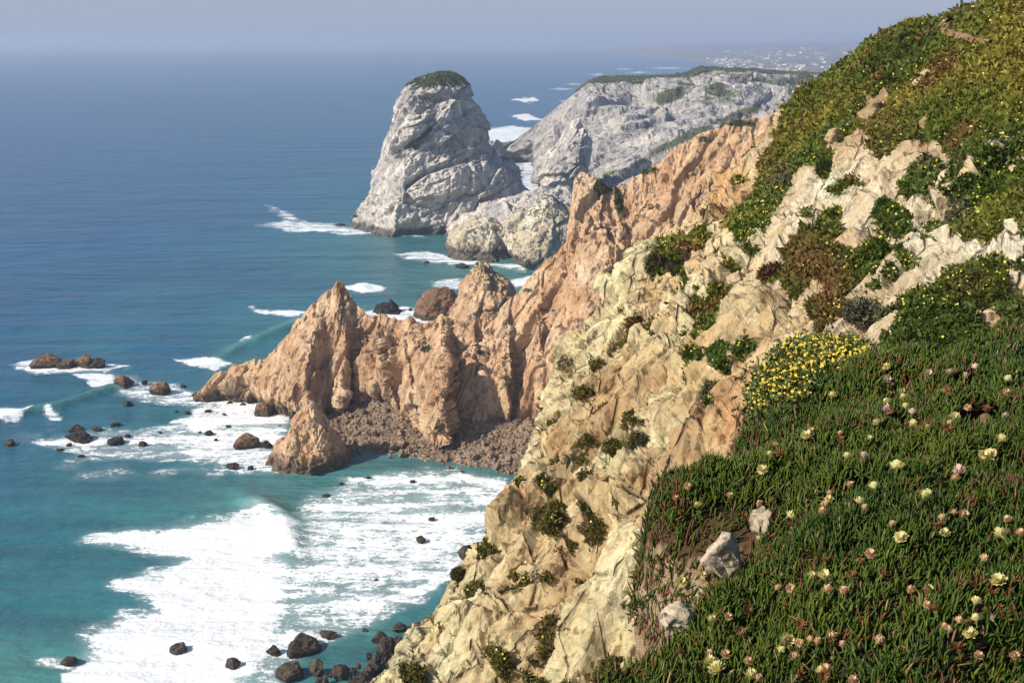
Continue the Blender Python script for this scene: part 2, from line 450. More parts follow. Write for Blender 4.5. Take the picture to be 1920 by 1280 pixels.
# ------------------------------------------------------------------ generic lofted rock body
def loft(levels, Yc, hd, nz, nth, disp, zbot=-6., pw=2.6, yshift=None, top_soft=False, section=None):
    """levels: (py, left px, right px) top to bottom, seen at distance Yc; hd: list of half depths"""
    zs, xl, xr = [], [], []
    for (py, a, b) in levels:
        A = at_y(a, py, Yc); B = at_y(b, py, Yc); zs.append(A[2]); xl.append(A[0]); xr.append(B[0])
    zs = np.array(zs); xl = np.array(xl); xr = np.array(xr); hd = np.array(hd, float)
    zt = zs[0]
    zz = np.concatenate([np.linspace(zt, zt, 6), zt - (zt - zbot) * np.linspace(0, 1, nz)[1:]])
    shrink = np.concatenate([np.linspace(.02, .85, 6), np.ones(nz - 1)])
    o = np.argsort(zs)
    L = np.interp(zz, zs[o], xl[o]); Rr = np.interp(zz, zs[o], xr[o]); D = np.interp(zz, zs[o], hd[o])
    S = np.interp(zz, zs[o], np.array(yshift)[o]) if yshift is not None else np.zeros_like(zz)
    below = np.clip(-zz / 6., 0, 1)
    xc = (L + Rr) / 2; hw = (Rr - L) / 2 * shrink * (1 + .04 * below); D = D * shrink * (1 + .04 * below)
    th = np.linspace(0, 2 * np.pi, nth, endpoint=False)
    c, s = np.cos(th), np.sin(th)
    cx = np.sign(c) * np.abs(c) ** (2 / pw); sy = np.sign(s) * np.abs(s) ** (2 / pw)
    if section is not None:
        sp = np.array(section + section[:1], float); q, _ = resample(sp, nth + 1); q = q[:-1][::-1]
        for _ in range(nth // 40): q = (np.roll(q, 1, 0) + 2 * q + np.roll(q, -1, 0)) / 4
        cx, sy = q[:, 0] / np.abs(q[:, 0]).max() * 1.05, q[:, 1]
    P = np.stack([xc[:, None] + hw[:, None] * cx, Yc + S[:, None] + D[:, None] * sy, np.repeat(zz[:, None], nth, 1)], -1)
    N = gnormals(P, True)
    cen = np.stack([xc, np.full_like(xc, Yc) + S, zz], -1)[:, None]
    sgn = np.sign(np.sum(N * (P - cen), -1, keepdims=True)); sgn[sgn == 0] = 1
    N = N * sgn; N[:6] = N[:6] * .3 + np.array([0, 0, .7])
    h = disp(P)
    w = np.ones(len(zz)) * sstep(-.05, .22, (zt - zz) / (zt + 5)) if top_soft else np.ones(len(zz)); w[:6] = np.minimum(w[:6], np.linspace(.1, .7, 6))
    P = P + N * (h * w[:, None])[..., None]
    return P, N

def rockdisp(specs, fb=(), axis=(0, 0, 1), k=1., warp=None, blend=.16):
    def f(P):
        Q = stretch(P, axis, k)
        if warp: Q = Q + warp[0] * np.stack([fbm(P, warp[1], 3, 90 + i) for i in range(3)], -1)
        h = 0
        for (size, amp, seed) in specs:
            v, e = facet(Q, size, seed, .8, blend)
            h = h + amp * v - amp * .30 * (1 - sstep(0, .06, e))
        for (fr, amp, seed) in fb:
            h = h + amp * fbm(P, fr, 4, seed)
        return h
    return f

def body(name, P, mat, wrap=True, attrs=None):
    n, m = P.shape[:2]
    return mesh_of(name, P, grid_faces(n, m, wrap), mat, True, attrs)

# ---- the great sea stack
def build_stack():
    lv = [(136, 824, 842), (141, 808, 856), (150, 784, 870), (162, 768, 879), (200, 747, 893), (250, 732, 903), (290, 720, 915), (310, 712, 940), (330, 703, 962), (350, 698, 970), (372, 690, 985), (390, 676, 1005), (405, 664, 1015), (420, 655, 1025)]
    hd = [5, 11, 18, 25, 34, 44, 50, 54, 58, 62, 66, 70, 74, 76]
    ax = (.80, .1, .55)
    d0 = rockdisp([(34, 8., 11), (13, 5., 12), (5.5, 2.2, 13), (2.6, 1., 14)], [(1 / 30., 1.5, 3), (1 / 4., .4, 5)], ax, 2.6, (1., 1 / 22.), .08)
    def d(P):
        h = d0(P)
        px, py, w = proj(P)
        front = P[..., 1] < 770
        # diagonal gully below the pale shoulder and the ledges of the bedding
        def groove(pts, wid, dep):
            return -dep * np.exp(-(segdist(px, py, pts) / wid) ** 2) * front
        h += groove([(832, 175), (812, 225), (795, 250), (770, 275), (735, 292)], 8, 3.)
        h += groove([(740, 372), (765, 345), (800, 322), (835, 312), (880, 300)], 4.5, 5.)
        h += groove([(730, 300), (780, 272), (830, 235), (890, 205)], 4, 3.)
        h += groove([(675, 400), (730, 375), (800, 385)], 4, 3.)
        h += .8 * np.exp(-(((px - 765) / 32) ** 2 + ((py - 225) / 55) ** 2)) * front
        h += 6 * sstep(395, 420, py) * front * np.exp(-((px - 900) / 90) ** 2)
        h -= 7 * sstep(412, 432, py) * front * sstep(700, 760, px)
        return h
    P, N = loft(lv, 760., hd, 300, 620, d, pw=2.3, top_soft=True, section=[(-1, .1), (-.8, -.52), (-.46, -1.), (.25, -.82), (.8, -.48), (1, .02), (.8, .8), (0, 1), (-.8, .8)])
    N2 = gnormals(P, True); N2[..., 2] = np.abs(N2[..., 2])
    px, py, w = proj(P)
    veg = sstep(.25, .55, N2[..., 2]) * sstep(88, 93, P[..., 2] + 4 * fbm(P, 1 / 8., 3, 8)) 
    led = np.exp(-(segdist(px, py, [(742, 288), (770, 272), (790, 258), (812, 240)]) / 6) ** 2) * .8
    led2 = np.exp(-(segdist(px, py, [(735, 372), (765, 348), (800, 325)]) / 5) ** 2) * .55
    veg = np.maximum(veg, np.maximum(led, led2) * (P[..., 1] < 770) * (.6 + .6 * fbm(P, 1 / 5., 3, 6)))
    o = obj('sea_stack', body('sea_stack', P, M_grey, True, {'veg': veg}))
    tag(o, 'tall grey white rock stack rising from the sea with a green cap', 'sea stack')
    return P, veg
stackP, stackVeg = build_stack()

def tufts(P3, N3, size, cols, blades=3, spread=.6, seed=0, up=.7):
    """mesh arrays of little leaf tufts: each blade a bent narrow triangle pair"""
    g = np.random.default_rng(seed)
    n = len(P3)
    idx = np.repeat(np.arange(n), blades)
    b = P3[idx]; nn = N3[idx]; s = size[idx] if np.ndim(size) else np.full(len(idx), size)
    d = nn * .6 + np.array([0, 0, up]) + g.normal(0, spread, (len(idx), 3)); d /= np.linalg.norm(d, axis=1, keepdims=True)
    side = np.cross(d, g.normal(0, 1, (len(idx), 3))); side /= np.linalg.norm(side, axis=1, keepdims=True) + 1e-9
    b = b + g.normal(0, .35, (len(idx), 3)) * s[:, None]
    s = s * g.uniform(.6, 1.3, len(idx))
    w = (s * .28)[:, None]
    mid = b + d * (s * .55)[:, None]
    tip = b + (d + .35 * side + np.array([0, 0, -.1])) * s[:, None]
    V = np.stack([b - side * w * .4, mid - side * w, tip, mid + side * w], 1)
    Fq = np.arange(len(idx) * 4).reshape(-1, 4)
    c = np.repeat(cols[idx][:, None], 4, 1) * g.uniform(.75, 1.25, (len(idx), 1, 1))
    return V.reshape(-1, 3), Fq, c.reshape(-1, 3)

def sample_surf(P, N, weight, n, seed):
    g = np.random.default_rng(seed)
    du = np.linalg.norm(P[1:, :-1] - P[:-1, :-1], axis=-1); dv = np.linalg.norm(P[:-1, 1:] - P[:-1, :-1], axis=-1)
    w = (du * dv * weight[:-1, :-1]).ravel().astype(float); cs = np.cumsum(w); 
    k = np.searchsorted(cs, g.uniform(0, cs[-1], n)); k = np.clip(k, 0, len(w) - 1)
    m = P.shape[1] - 1
    i, j = k // m, k % m
    a, b = g.random(n)[:, None], g.random(n)[:, None]
    p = P[i, j] * (1 - a) * (1 - b) + P[i + 1, j] * a * (1 - b) + P[i, j + 1] * (1 - a) * b + P[i + 1, j + 1] * a * b
    return p, N[i, j], i, j

def stack_cap():
    N = gnormals(stackP, True); N *= np.sign(N[..., 2:3] + 1e-6)
    p, n, i, j = sample_surf(stackP, N, (stackVeg > .4).astype(float), 5000, 3)
    cols = np.array([.075, .09, .035]) * (1 + .35 * fbm(p, 1 / 6., 3, 4))[:, None]
    V, F, c = tufts(p, n, rng.uniform(.4, 1.0, len(p)), cols, 3, .6, 4)
    o = obj('stack_scrub', mesh_of('stack_scrub', V, F, M_tuft, True, None, {'tint': c}))
    tag(o, 'olive green scrub covering the top of the tall sea stack', 'scrub', kind='stuff')
stack_cap()

# ---- pinnacle and pale shore rocks below the stack
def small_body(name, label, cat, lv, Yc, hd, mat, dsp, nz=150, nth=240, veg=None, pw=2.3, zbot=-5., yshift=None):
    P, N = loft(lv, Yc, hd, nz, nth, dsp, zbot=zbot, pw=pw, yshift=yshift)
    N = gnormals(P, True); up = np.abs(N[..., 2])
    v = np.zeros(P.shape[:2]) if veg is None else sstep(.55, .8, up + .25 * fbm(P, 1 / 4., 3, 3)) * sstep(veg, veg + 6, P[..., 2])
    o = obj(name, body(name, P, mat, True, {'veg': v}))
    tag(o, label, cat); return o
small_body('rock_pinnacle', 'pointed white rock pinnacle between the stack and the grey cliff', 'rock pinnacle',
           [(221, 1079, 1090), (232, 1070, 1096), (250, 1060, 1106), (272, 1048, 1113), (300, 1018, 1108), (330, 1008, 1096), (350, 1010, 1092), (372, 1008, 1110), (385, 1000, 1120)],
           850., [6, 9, 14, 18, 24, 28, 32, 36, 40], M_grey,
           rockdisp([(20, 8., 21), (8, 3.2, 22), (3.5, 1.2, 23)], [(1 / 14., 2.5, 3)], (.6, .1, .7), 1.8, None, .08), 170, 260)
small_body('shore_rock', 'large cream rock with sloping top at the foot of the stack', 'shore rock',
           [(366, 1024, 1038), (376, 1008, 1050), (392, 985, 1065), (420, 945, 1080), (445, 942, 1090), (470, 952, 1095), (490, 962, 1095), (505, 970, 1095)],
           610., [5, 8, 13, 20, 24, 26, 28, 29], M_pale,
           rockdisp([(16, 5., 31), (6, 1.8, 32), (2.6, .8, 33)], [(1 / 12., 2., 5)], (.6, .1, .7), 1.8, None, .08), 150, 260, veg=24)
small_body('shore_rock', 'rounded yellowish boulder at the waterline before the stack', 'shore rock',
           [(411, 893, 915), (417, 875, 926), (428, 856, 938), (442, 845, 948), (458, 838, 957), (475, 839, 966), (492, 846, 972)],
           635., [6, 10, 15, 19, 22, 24, 25], M_pale,
           rockdisp([(14, 3.6, 41), (5, 1.3, 42), (2.4, .6, 43)], [(1 / 10., 1.6, 5)], (.6, .1, .7), 1.8, None, .08), 130, 240, pw=2.6)
# grey apron of debris joining stack, pinnacle and rocks
small_body('shore_rock', 'low grey slope of broken rock joining stack and pinnacle', 'shore rock',
           [(356, 1018, 1060), (366, 985, 1085), (380, 940, 1110), (400, 900, 1130), (420, 850, 1140), (432, 840, 1150)],
           690., [8, 20, 34, 44, 52, 56], M_grey,
           rockdisp([(16, 5., 51), (6, 2.2, 52), (2.8, 1., 53)], [(1 / 12., 2., 5)], (.8, .1, .5), 2., None, .08), 130, 300)
# ---- rocks standing in the sea behind the orange headland
small_body('sea_rock', 'domed brown rock rising behind the orange headland crest', 'sea rock',
           [(497, 897, 912), (505, 886, 922), (520, 874, 944), (540, 864, 962), (560, 856, 968), (590, 842, 975), (605, 838, 978)],
           470., [4, 7, 11, 15, 18, 22, 24], M_orange, rockdisp([(8, 3., 61), (3.2, 1.3, 62), (1.5, .5, 63)], [(1 / 7., 1., 5)], (.2, .1, .9), 1.9, None, .08), 130, 220, veg=18)
small_body('sea_rock', 'low humped brown rock in surf behind the headland', 'sea rock',
           [(541, 815, 838), (546, 804, 850), (556, 790, 858), (568, 782, 862), (580, 778, 862), (592, 776, 862)],
           485., [3, 6, 9, 11, 12, 13], M_searock, rockdisp([(6, 1.8, 71), (2.5, .8, 72), (1.2, .4, 73)], [], (.2, .1, .9), 1.3), 90, 160)
small_body('sea_rock', 'small dark jagged rock in surf right of the tall spire', 'sea rock',
           [(567, 722, 732), (571, 714, 740), (577, 706, 747), (584, 700, 752), (592, 698, 755)],
           490., [2, 3, 5, 6, 7], M_dark, rockdisp([(4, 1.8, 75), (1.8, .8, 76)], [], (.2, .1, .9), 1.3), 70, 120)
# ---- pyramid rock in front of the headland
small_body('sea_rock', 'pyramid shaped tan rock standing on the cobble shore', 'sea rock',
           [(758, 574, 584), (766, 566, 592), (778, 557, 603), (798, 547, 617), (820, 536, 632), (838, 520, 645), (852, 510, 655), (868, 505, 660)],
           305., [1.2, 2.2, 4, 6, 8, 9.5, 11, 12], M_orange, rockdisp([(6, 1.9, 81), (2.2, .8, 82), (1., .35, 83)], [(1 / 4., .6, 4)], (.2, .1, .9), 1.9, None, .08), 150, 220)

# ------------------------------------------------------------------ grid terrain from columns
def rbf_fit(pts):
    X = pts[:, :2] / 1000.; v = np.log(pts[:, 2]); n = len(X)
    D = np.linalg.norm(X[:, None] - X[None], axis=-1)
    A = np.zeros((n + 3, n + 3)); A[:n, :n] = D + 1e-3 * np.eye(n)
    A[:n, n] = 1; A[:n, n + 1:] = X; A[n, :n] = 1; A[n + 1:, :n] = X.T
    w = np.linalg.solve(A, np.concatenate([v, np.zeros(3)]))
    def ev(px, py):
        q = np.stack([px, py], -1) / 1000.
        out = w[n] + q[..., 0] * w[n + 1] + q[..., 1] * w[n + 2]
        for i in range(n): out = out + w[i] * np.hypot(q[..., 0] - X[i, 0], q[..., 1] - X[i, 1])
        return np.exp(out)
    return ev

# ---- grey plateau cliff behind the stack
def build_plateau():
    cr = [(880, 300, 1150), (905, 266, 1150), (925, 272, 1152), (950, 270, 1155), (1000, 240, 1165), (1050, 196, 1172), (1080, 170, 1178), (1102, 153, 1182), (1160, 149, 1190), (1250, 148, 1200), (1292, 143, 1210), (1318, 131, 1225), (1400, 133, 1240), (1500, 139, 1260), (1600, 146, 1280), (1750, 160, 1290), (2000, 200, 1300)]
    fo = [(880, 325, 1000), (905, 318, 1010), (930, 310, 1040), (955, 304, 1120), (990, 306, 1120), (1030, 330, 1000), (1060, 360, 900), (1090, 380, 850), (1160, 400, 790), (1260, 400, 760), (1310, 400, 760), (1350, 400, 760), (1430, 400, 760), (1530, 400, 760), (1630, 400, 760), (1780, 420, 740), (2020, 450, 720)]
    n, m = 620, 300
    C = np.array([at_y(*q) for q in cr]); B = np.array([at_y(*q) for q in fo])
    C2, u = resample(np.concatenate([C, B], 1), n, by=np.array([(q[0], q[1]) for q in cr]))
    Cc, Bb = C2[:, :3], C2[:, 3:]
    t = np.linspace(0, 1, m)[None, :, None]
    P = Cc[:, None] * (1 - t) + Bb[:, None] * t
    # steep upper face, gentler lower slope
    tt = t[..., 0]
    zf = 1 - tt ** .72
    P[..., 2] = Bb[:, None, 2] + (Cc[:, None, 2] - Bb[:, None, 2]) * (1 - tt ** .85)
    nb = 40
    k = np.linspace(0, 1, nb)[1:][::-1][None, :, None]
    back = Cc[:, None] + k * np.array([60, 420, 0]) 
    back[..., 2] = Cc[:, None, 2] - (k[..., 0] ** 2) * 14 - np.where((Cc[:, 2] < 70)[:, None], k[..., 0] ** .5 * (Cc[:, 2] + 6)[:, None], 0)
    P = np.concatenate([back, P], 1)
    N = gnormals(P); N *= -np.sign(np.sum(N * np.array([.2, 1., -.6]), -1, keepdims=True))
    ax = (.70, .15, .62)
    d = rockdisp([(50, 18., 101), (19, 6.5, 102), (7, 1.7, 103)], [(1 / 50., 5., 3), (1 / 12., 1., 9)], ax, 2.6, (2., 1 / 30.), .08)
    h = d(P)
    w = np.ones(P.shape[1]); w[:nb - 1] = .15; w[nb - 1:nb + 14] = np.linspace(.15, 1, 15)
    P = P + N * (h * w[None])[..., None]
    # flat cap at the edge
    px, py, ww = proj(P)
    N2 = gnormals(P); up = np.abs(N2[..., 2])
    top = np.zeros(P.shape[:2]); top[:, :nb + 3] = 1
    nz = fbm(P, 1 / 40., 4, 17)
    slope = sstep(.45, .65, up + .35 * nz) * sstep(1220, 1330, px) * sstep(260, 180, py + 30 * nz)
    brow = sstep(.1, .5, nz + .5) * np.exp(-(segdist(px, py, [(1300, 145), (1270, 175), (1240, 185)]) / 14) ** 2)
    low = np.exp(-(segdist(px, py, [(1130, 330), (1180, 318), (1230, 285), (1300, 250), (1420, 200)]) / 12) ** 2) * (.55 + .5 * nz)
    dark = np.exp(-(((px - 1345) / 20) ** 2 + ((py - 165) / 11) ** 2))
    veg = np.clip(np.maximum.reduce([top, slope * .62 * (.6 + nz), brow, low, dark]), 0, 1)
    veg *= (P[..., 2] > 12)
    o = obj('plateau_cliff', mesh_of('plateau_cliff', P, grid_faces(*P.shape[:2]), M_plateau, True, {'veg': veg}))
    tag(o, 'grey limestone cliff with a flat green plateau top', 'cliff', kind='structure')
    g = np.abs(N2[..., 2:3])
    p, nn, i, j = sample_surf(P, np.stack([N2[..., 0] * 0, N2[..., 1] * 0, g[..., 0]], -1), (veg > .45) * (px > 1080) * (px < 1620) * (py < 360), 9000, 5)
    cols = np.array([.075, .09, .04]) * (1 + .3 * fbm(p, 1 / 20., 3, 4))[:, None]
    V, F, c = tufts(p, nn, rng.uniform(.7, 1.8, len(p)), cols, 3, .6, 8)
    o = obj('plateau_scrub', mesh_of('plateau_scrub', V, F, M_tuft, True, None, {'tint': c}))
    tag(o, 'low dark green scrub along the plateau top', 'scrub', kind='stuff')
build_plateau()

# ---- orange headland
def build_headland():
    cols = [((366, 744, 362), (368, 749, 0)), ((374, 734, 364), (376, 749, 0)), ((400, 705, 363), (405, 749, 0)), ((440, 681, 360), (440, 749, 0)), ((500, 668, 355), (480, 751, 0)), ((540, 626, 352), (515, 770, 0)), ((570, 588, 350), (550, 779, 0)),
            ((598, 560, 350), (590, 776, 1)), ((618, 546, 350), (610, 778, 1)), ((628, 533, 350), (620, 779, 1)), ((636, 522, 350), (627, 779, 1)), ((645, 530, 350), (636, 778, 1)), ((653, 546, 350), (643, 778, 1.5)), ((668, 565, 350), (655, 776, 2)), ((690, 592, 348), (690, 768, 4)), ((720, 590, 347), (715, 766, 5)), ((745, 602, 345), (740, 768, 6)),
            ((770, 594, 344), (765, 790, 5)), ((800, 608, 343), (792, 814, 3)), ((828, 586, 342), (830, 806, 4)), ((850, 597, 342), (855, 800, 5)), ((875, 601, 341), (885, 796, 5)), ((905, 590, 340), (915, 793, 5)), ((925, 600, 340), (945, 792, 5)), ((942, 574, 338), (965, 796, 5)), ((960, 560, 338), (990, 800, 5)),
            ((990, 524, 339), (1010, 810, 5)), ((1020, 500, 340), (1030, 820, 5)), ((1045, 474, 341), (1050, 830, 5)), ((1062, 452, 342), (1068, 840, 5)), ((1069, 395, 344), (1085, 845, 5)), ((1076, 340, 345), (1098, 848, 5)), ((1090, 319, 346), (1110, 850, 5)), ((1110, 328, 345), (1125, 850, 5)),
            ((1130, 343, 344), (1140, 850, 5)), ((1150, 352, 345), (1158, 850, 5)), ((1175, 342, 347), (1180, 850, 5)), ((1200, 326, 347), (1210, 852, 5)), ((1250, 290, 346), (1255, 856, 5)), ((1300, 258, 345), (1300, 862, 5)), ((1350, 236, 344), (1350, 868, 5)), ((1420, 222, 342), (1420, 876, 5)), ((1500, 210, 340), (1500, 885, 5)), ((1600, 198, 338), (1600, 895, 5))]
    C = np.array([at_y(*a) for a, b in cols]); B = np.array([at_z(*b) for a, b in cols])
    cpx = np.array([a[0] for a, b in cols], float)
    n, m = 1150, 380
    by = np.array([(a[0], a[1] * .6) for a, b in cols], float)
    R, u = resample(np.concatenate([C, B, cpx[:, None]], 1), n, by=by)
    Cc, Bb, X = R[:, :3], R[:, 3:6], R[:, 6]
    t = np.linspace(0, 1.04, m)
    T = t[None, :, None]
    P = Cc[:, None] * (1 - T) + Bb[:, None] * T
    P[..., 2] = Bb[:, None, 2] + (Cc[:, None, 2] - Bb[:, None, 2]) * (1 - T[..., 0] ** .9)
    # buttresses: saw-tooth in plan, lit flank to the left, sharp drop to the right
    brk = [(366, 0, 0), (446, 2.5, 5), (592, 11, -10), (655, 6.5, 8), (700, 3, -40), (728, 4, -45), (768, 3, -40), (835, 15, -4), (884, 4.5, 0), (938, 8, 4), (1003, 4.5, 8), (1050, 4, 6), (1068, 2, 4), (1155, 9, 8), (1292, 5, -25), (1420, 6, 0), (1620, 4, 0)]
    Z = P[..., 2]
    XX = X[:, None] + 9 * fbm(P, 1 / 14., 3, 55) + 4 * fbm(P, 1 / 4., 2, 57)
    off = np.zeros(P.shape[:2])
    tc = np.clip(t, 0, 1)[None]
    for (x0, a0, s0), (x1, a1, s1) in zip(brk[:-1], brk[1:]):
        l = x0 - s0 * (tc - .5); r = x1 - s1 * (tc - .5)
        q = (XX - l) / np.maximum(r - l, 6)
        tooth = np.where((q >= 0) & (q < 1), q ** 1.15, 0)
        edge = sstep(1.24, 1., q) * (q >= 1)
        off = np.maximum(off, a1 * np.maximum(tooth, edge))
    env = sstep(0, .32, tc) * (1 - .45 * sstep(.75, 1., tc))
    pil = np.exp(-((X[:, None] - 812) / 26) ** 2) * sstep(.25, .5, tc)
    off = off * env + 7 * pil
    # terraced, bulging
    off += 2.5 * np.sin(np.pi * np.clip(t, 0, 1))[None]
    P[..., 1] -= off
    # little crags on the crest
    crag = (facet(np.stack([X[:, None] / 10. + 0 * tc, 0 * P[..., 0], 0 * P[..., 0]], -1)[:, :1], 1.6, 5)[0])[:, 0]
    P[..., 2] += (crag * 1.4)[:, None] * sstep(.12, 0, tc) * sstep(2, 12, Cc[:, 2])[:, None]
    nb = 50
    k = np.linspace(0, 1, nb)[1:][::-1][None, :, None]
    wid = np.interp(X, [366, 450, 635, 900, 1060, 1090, 1300, 1600], [4, 14, 22, 30, 34, 34, 60, 80])
    back = P[:, :1] + k * np.array([.3, 1, 0]) * wid[:, None, None]
    back[..., 2] = P[:, :1, 2] - k[..., 0] ** .8 * (P[:, :1, 2] + 5)
    P = np.concatenate([back, P], 1)
    N = gnormals(P); N *= -np.sign(np.sum(N * np.array([.15, 1., -.5]), -1, keepdims=True))
    N[:, :nb - 1] *= -np.sign(np.sum(N[:, :nb - 1] * np.array([.1, -1., -.8]), -1, keepdims=True))
    N[:, nb - 6:nb + 4] = N[:, nb - 6:nb + 4] * .3 + np.array([0, -.2, .7])
    d = rockdisp([(15, 4.2, 111), (6, 2.3, 112), (2.4, .9, 113), (1., .28, 114)], [(1 / 2.2, .15, 8)], (.26, .1, .95), 3.6, (.4, 1 / 9.), .07)
    h = d(P)
    w = np.ones(P.shape[1]); w[nb - 10:nb] = np.linspace(1, .45, 10); w[nb:nb + 50] = np.linspace(.45, 1, 50)
    P = P + N * (h * w[None])[..., None]
    px, py, ww = proj(P)
    N2 = gnormals(P); up = np.abs(N2[..., 2]); nz = fbm(P, 1 / 7., 4, 18)
    def blob(x, y, rx, ry): return np.exp(-(((px - x) / rx) ** 2 + ((py - y) / ry) ** 2))
    veg = np.maximum.reduce([blob(797, 655, 13, 9), blob(1135, 348, 26, 18), blob(1160, 375, 10, 30), blob(985, 545, 18, 7), blob(900, 660, 22, 7) * .8, blob(1330, 262, 40, 12) * .9, blob(1390, 232, 40, 10), blob(1210, 320, 30, 10), blob(820, 600, 10, 20) * .7, blob(950, 720, 12, 30) * .6,
                             sstep(.7, .9, up) * sstep(960, 1000, px) * .5]) * (.75 + .7 * nz)
    veg[:, :nb - 2] = np.maximum(veg[:, :nb - 2], .4 * (X > 940)[:, None])
    o = obj('orange_headland', mesh_of('orange_headland', P, grid_faces(*P.shape[:2]), M_orange, True, {'veg': veg}))
    tag(o, 'jagged orange brown headland running down into the sea', 'headland', kind='structure')
    p, nn, i, j = sample_surf(P, np.stack([0 * up, 0 * up, up], -1), (veg > .5) * (px > 700) * (px < 1500), 2500, 15)
    cc = np.array([.075, .085, .03]) * (1 + .3 * fbm(p, 1 / 5., 3, 4))[:, None]
    V, F, c = tufts(p, nn, rng.uniform(.3, .8, len(p)), cc, 4, .6, 18)
    o = obj('headland_scrub', mesh_of('headland_scrub', V, F, M_tuft, True, None, {'tint': c}))
    tag(o, 'sparse green scrub on the ledges of the orange headland', 'scrub', kind='stuff')
build_headland()

# ------------------------------------------------------------------ loose rocks
def rock_variant(seed, mat, nu=56, nv=36, planes=11, rough=.16, sub=.13):
    g = np.random.default_rng(seed)
    th = np.linspace(0, 2 * np.pi, nu, endpoint=False); ph = np.linspace(-np.pi / 2, np.pi / 2, nv)
    PH, TH = np.meshgrid(ph, th, indexing='ij')
    D = np.stack([np.cos(PH) * np.cos(TH), np.cos(PH) * np.sin(TH), np.sin(PH)], -1)
    nrm = g.normal(0, 1, (planes, 3)); nrm /= np.linalg.norm(nrm, axis=1, keepdims=True)
    hh = g.uniform(.62, 1.05, planes)
    r = np.full(D.shape[:2], 1.25)
    dots = D @ nrm.T
    rr = np.where(dots > .05, hh / np.maximum(dots, .05), 9).min(-1)
    r = np.minimum(r, rr)
    r = r * (1 + rough * fbm(D * 2 + seed, 1.2, 4, seed) + sub * facet(D + seed, .45, seed)[0])
    P = D * r[..., None]
    ex = np.abs(P).reshape(-1, 3).max(0); P = P / ex
    return mesh_of('rock', P, grid_faces(nv, nu, True), mat, True)

VAR = {}
def variant(mat, k):
    if (mat.name, k) not in VAR: VAR[(mat.name, k)] = rock_variant(100 + k, mat)
    return VAR[(mat.name, k)]

def rock_at(px, py, w, h, mat, k, label, group=None, name='sea_rock', cat='sea rock', z=0., depth=.8, sink=.35, base=None, rz=None):
    """px centre, py waterline, w and h in photo pixels"""
    c = at_z(px, py, z) if base is None else base
    dist = np.linalg.norm(c - CAM)
    w = w * .86; h = h * .82
    hw = w / 2 / FPX * dist; hh = h / FPX * dist / math.cos(math.atan2(H - c[2], math.hypot(c[0], c[1])))
    o = obj(name, variant(mat, k % 9))
    hz = hh / (2 - 2 * sink) * 1.02
    o.scale = (hw, hw * depth, hz)
    o.location = (c[0], c[1] + hw * depth * .55, c[2] + hh - hz)
    o.rotation_euler = (0, 0, rz if rz is not None else (random.random() - .5) * .5)
    tag(o, label, cat, group)
    return o

SR = [
    (84, 690, 66, 27, M_searock, 'blunt brown rock at the outer end of the surf-washed reef'),
    (158, 690, 46, 26, M_searock, 'brown rock with a lit top in the middle of the outer reef'),
    (178, 690, 52, 20, M_dark, 'low dark rock trailing into foam at the end of the outer reef'),
    (122, 691, 50, 14, M_searock, 'flat brown saddle rock joining two reef rocks'),
    (231, 728, 46, 32, M_searock, 'leaning brown rock beside the bright splash of foam'),
    (295, 741, 50, 27, M_searock, 'squat brown rock with dark wet base midway to the headland tip'),
    (343, 727, 15, 8, M_dark, 'tiny dark rock between the squat brown rock and the headland tip'),
    (271, 722, 16, 10, M_dark, 'small dark rock behind the squat brown rock'),
    (239, 763, 24, 14, M_dark, 'lone dark rock in calmer water below the leaning rock'),
    (141, 809, 32, 13, M_searock, 'brown capped rock at the back of the low dark reef'),
    (145, 829, 62, 20, M_dark, 'largest dark rock of the low reef in the white wash'),
    (180, 808, 30, 9, M_dark, 'thin dark rock beside the brown capped rock'),
    (217, 834, 42, 12, M_dark, 'flat dark slab of rock in the white wash'),
    (268, 837, 20, 14, M_dark, 'small pointed dark rock at the edge of the white wash'),
    (238, 820, 15, 7, M_dark, 'tiny brown rock awash above the flat slab'),
    (18, 836, 26, 14, M_searock, 'small brown rock at the picture edge by the low reef'),
    (216, 800, 26, 7, M_dark, 'low dark rock awash behind the low reef'),
    (391, 816, 22, 12, M_dark, 'small dark notched rock in the foam before the headland'),
    (461, 841, 60, 32, M_searock, 'twin humped reddish rock beside the pyramid rock'),
    (498, 840, 30, 14, M_dark, 'dark low rock wedged beside the pyramid rock'),
    (436, 880, 32, 14, M_dark, 'dark rock with a raised end in foam below the twin humps'),
    (470, 881, 16, 8, M_dark, 'little dark rock right beside the raised-end rock'),
    (497, 780, 50, 34, M_searock, 'dark footed brown rock leaning on the headland base'),
    (580, 882, 70, 9, M_dark, 'long flat dark rock awash below the pyramid rock'),
    (868, 503, 38, 11, M_dark, 'long dark rock in the wash between dome and yellowish boulder'),
    (902, 500, 30, 10, M_dark, 'dark rock in the wash close to the yellowish boulder'),
    (638, 424, 26, 6, M_dark, 'low dark rock at the seaward foot of the stack'),
    (566, 1229, 76, 38, M_boulder, 'large rounded dark boulder in the foam below the breaker'),
    (512, 1229, 34, 17, M_boulder, 'small rounded boulder next to the largest foam boulder'),
    (616, 1198, 44, 15, M_boulder, 'flat brown boulder in lacy foam near the shore heap'),
    (335, 1224, 42, 12, M_boulder, 'flat rock almost covered by the solid white surf'),
    (437, 1252, 34, 22, M_boulder, 'tilted dark rock at the lower edge of the white surf'),
    (125, 1247, 38, 13, M_boulder, 'rock ringed with foam in green water'),
    (790, 1016, 26, 12, M_dark, 'dark twin peaked rock in the middle of the lacy foam'),
    (810, 976, 18, 6, M_dark, 'low dark rock in the foam further up the cove'),
    (876, 1048, 44, 34, M_boulder, 'smooth grey boulder tucked against the cliff edge by the water'),
]
for k, (x, y, w, h, m, lab) in enumerate(SR):
    rock_at(x, y, w, h, m, k, lab)
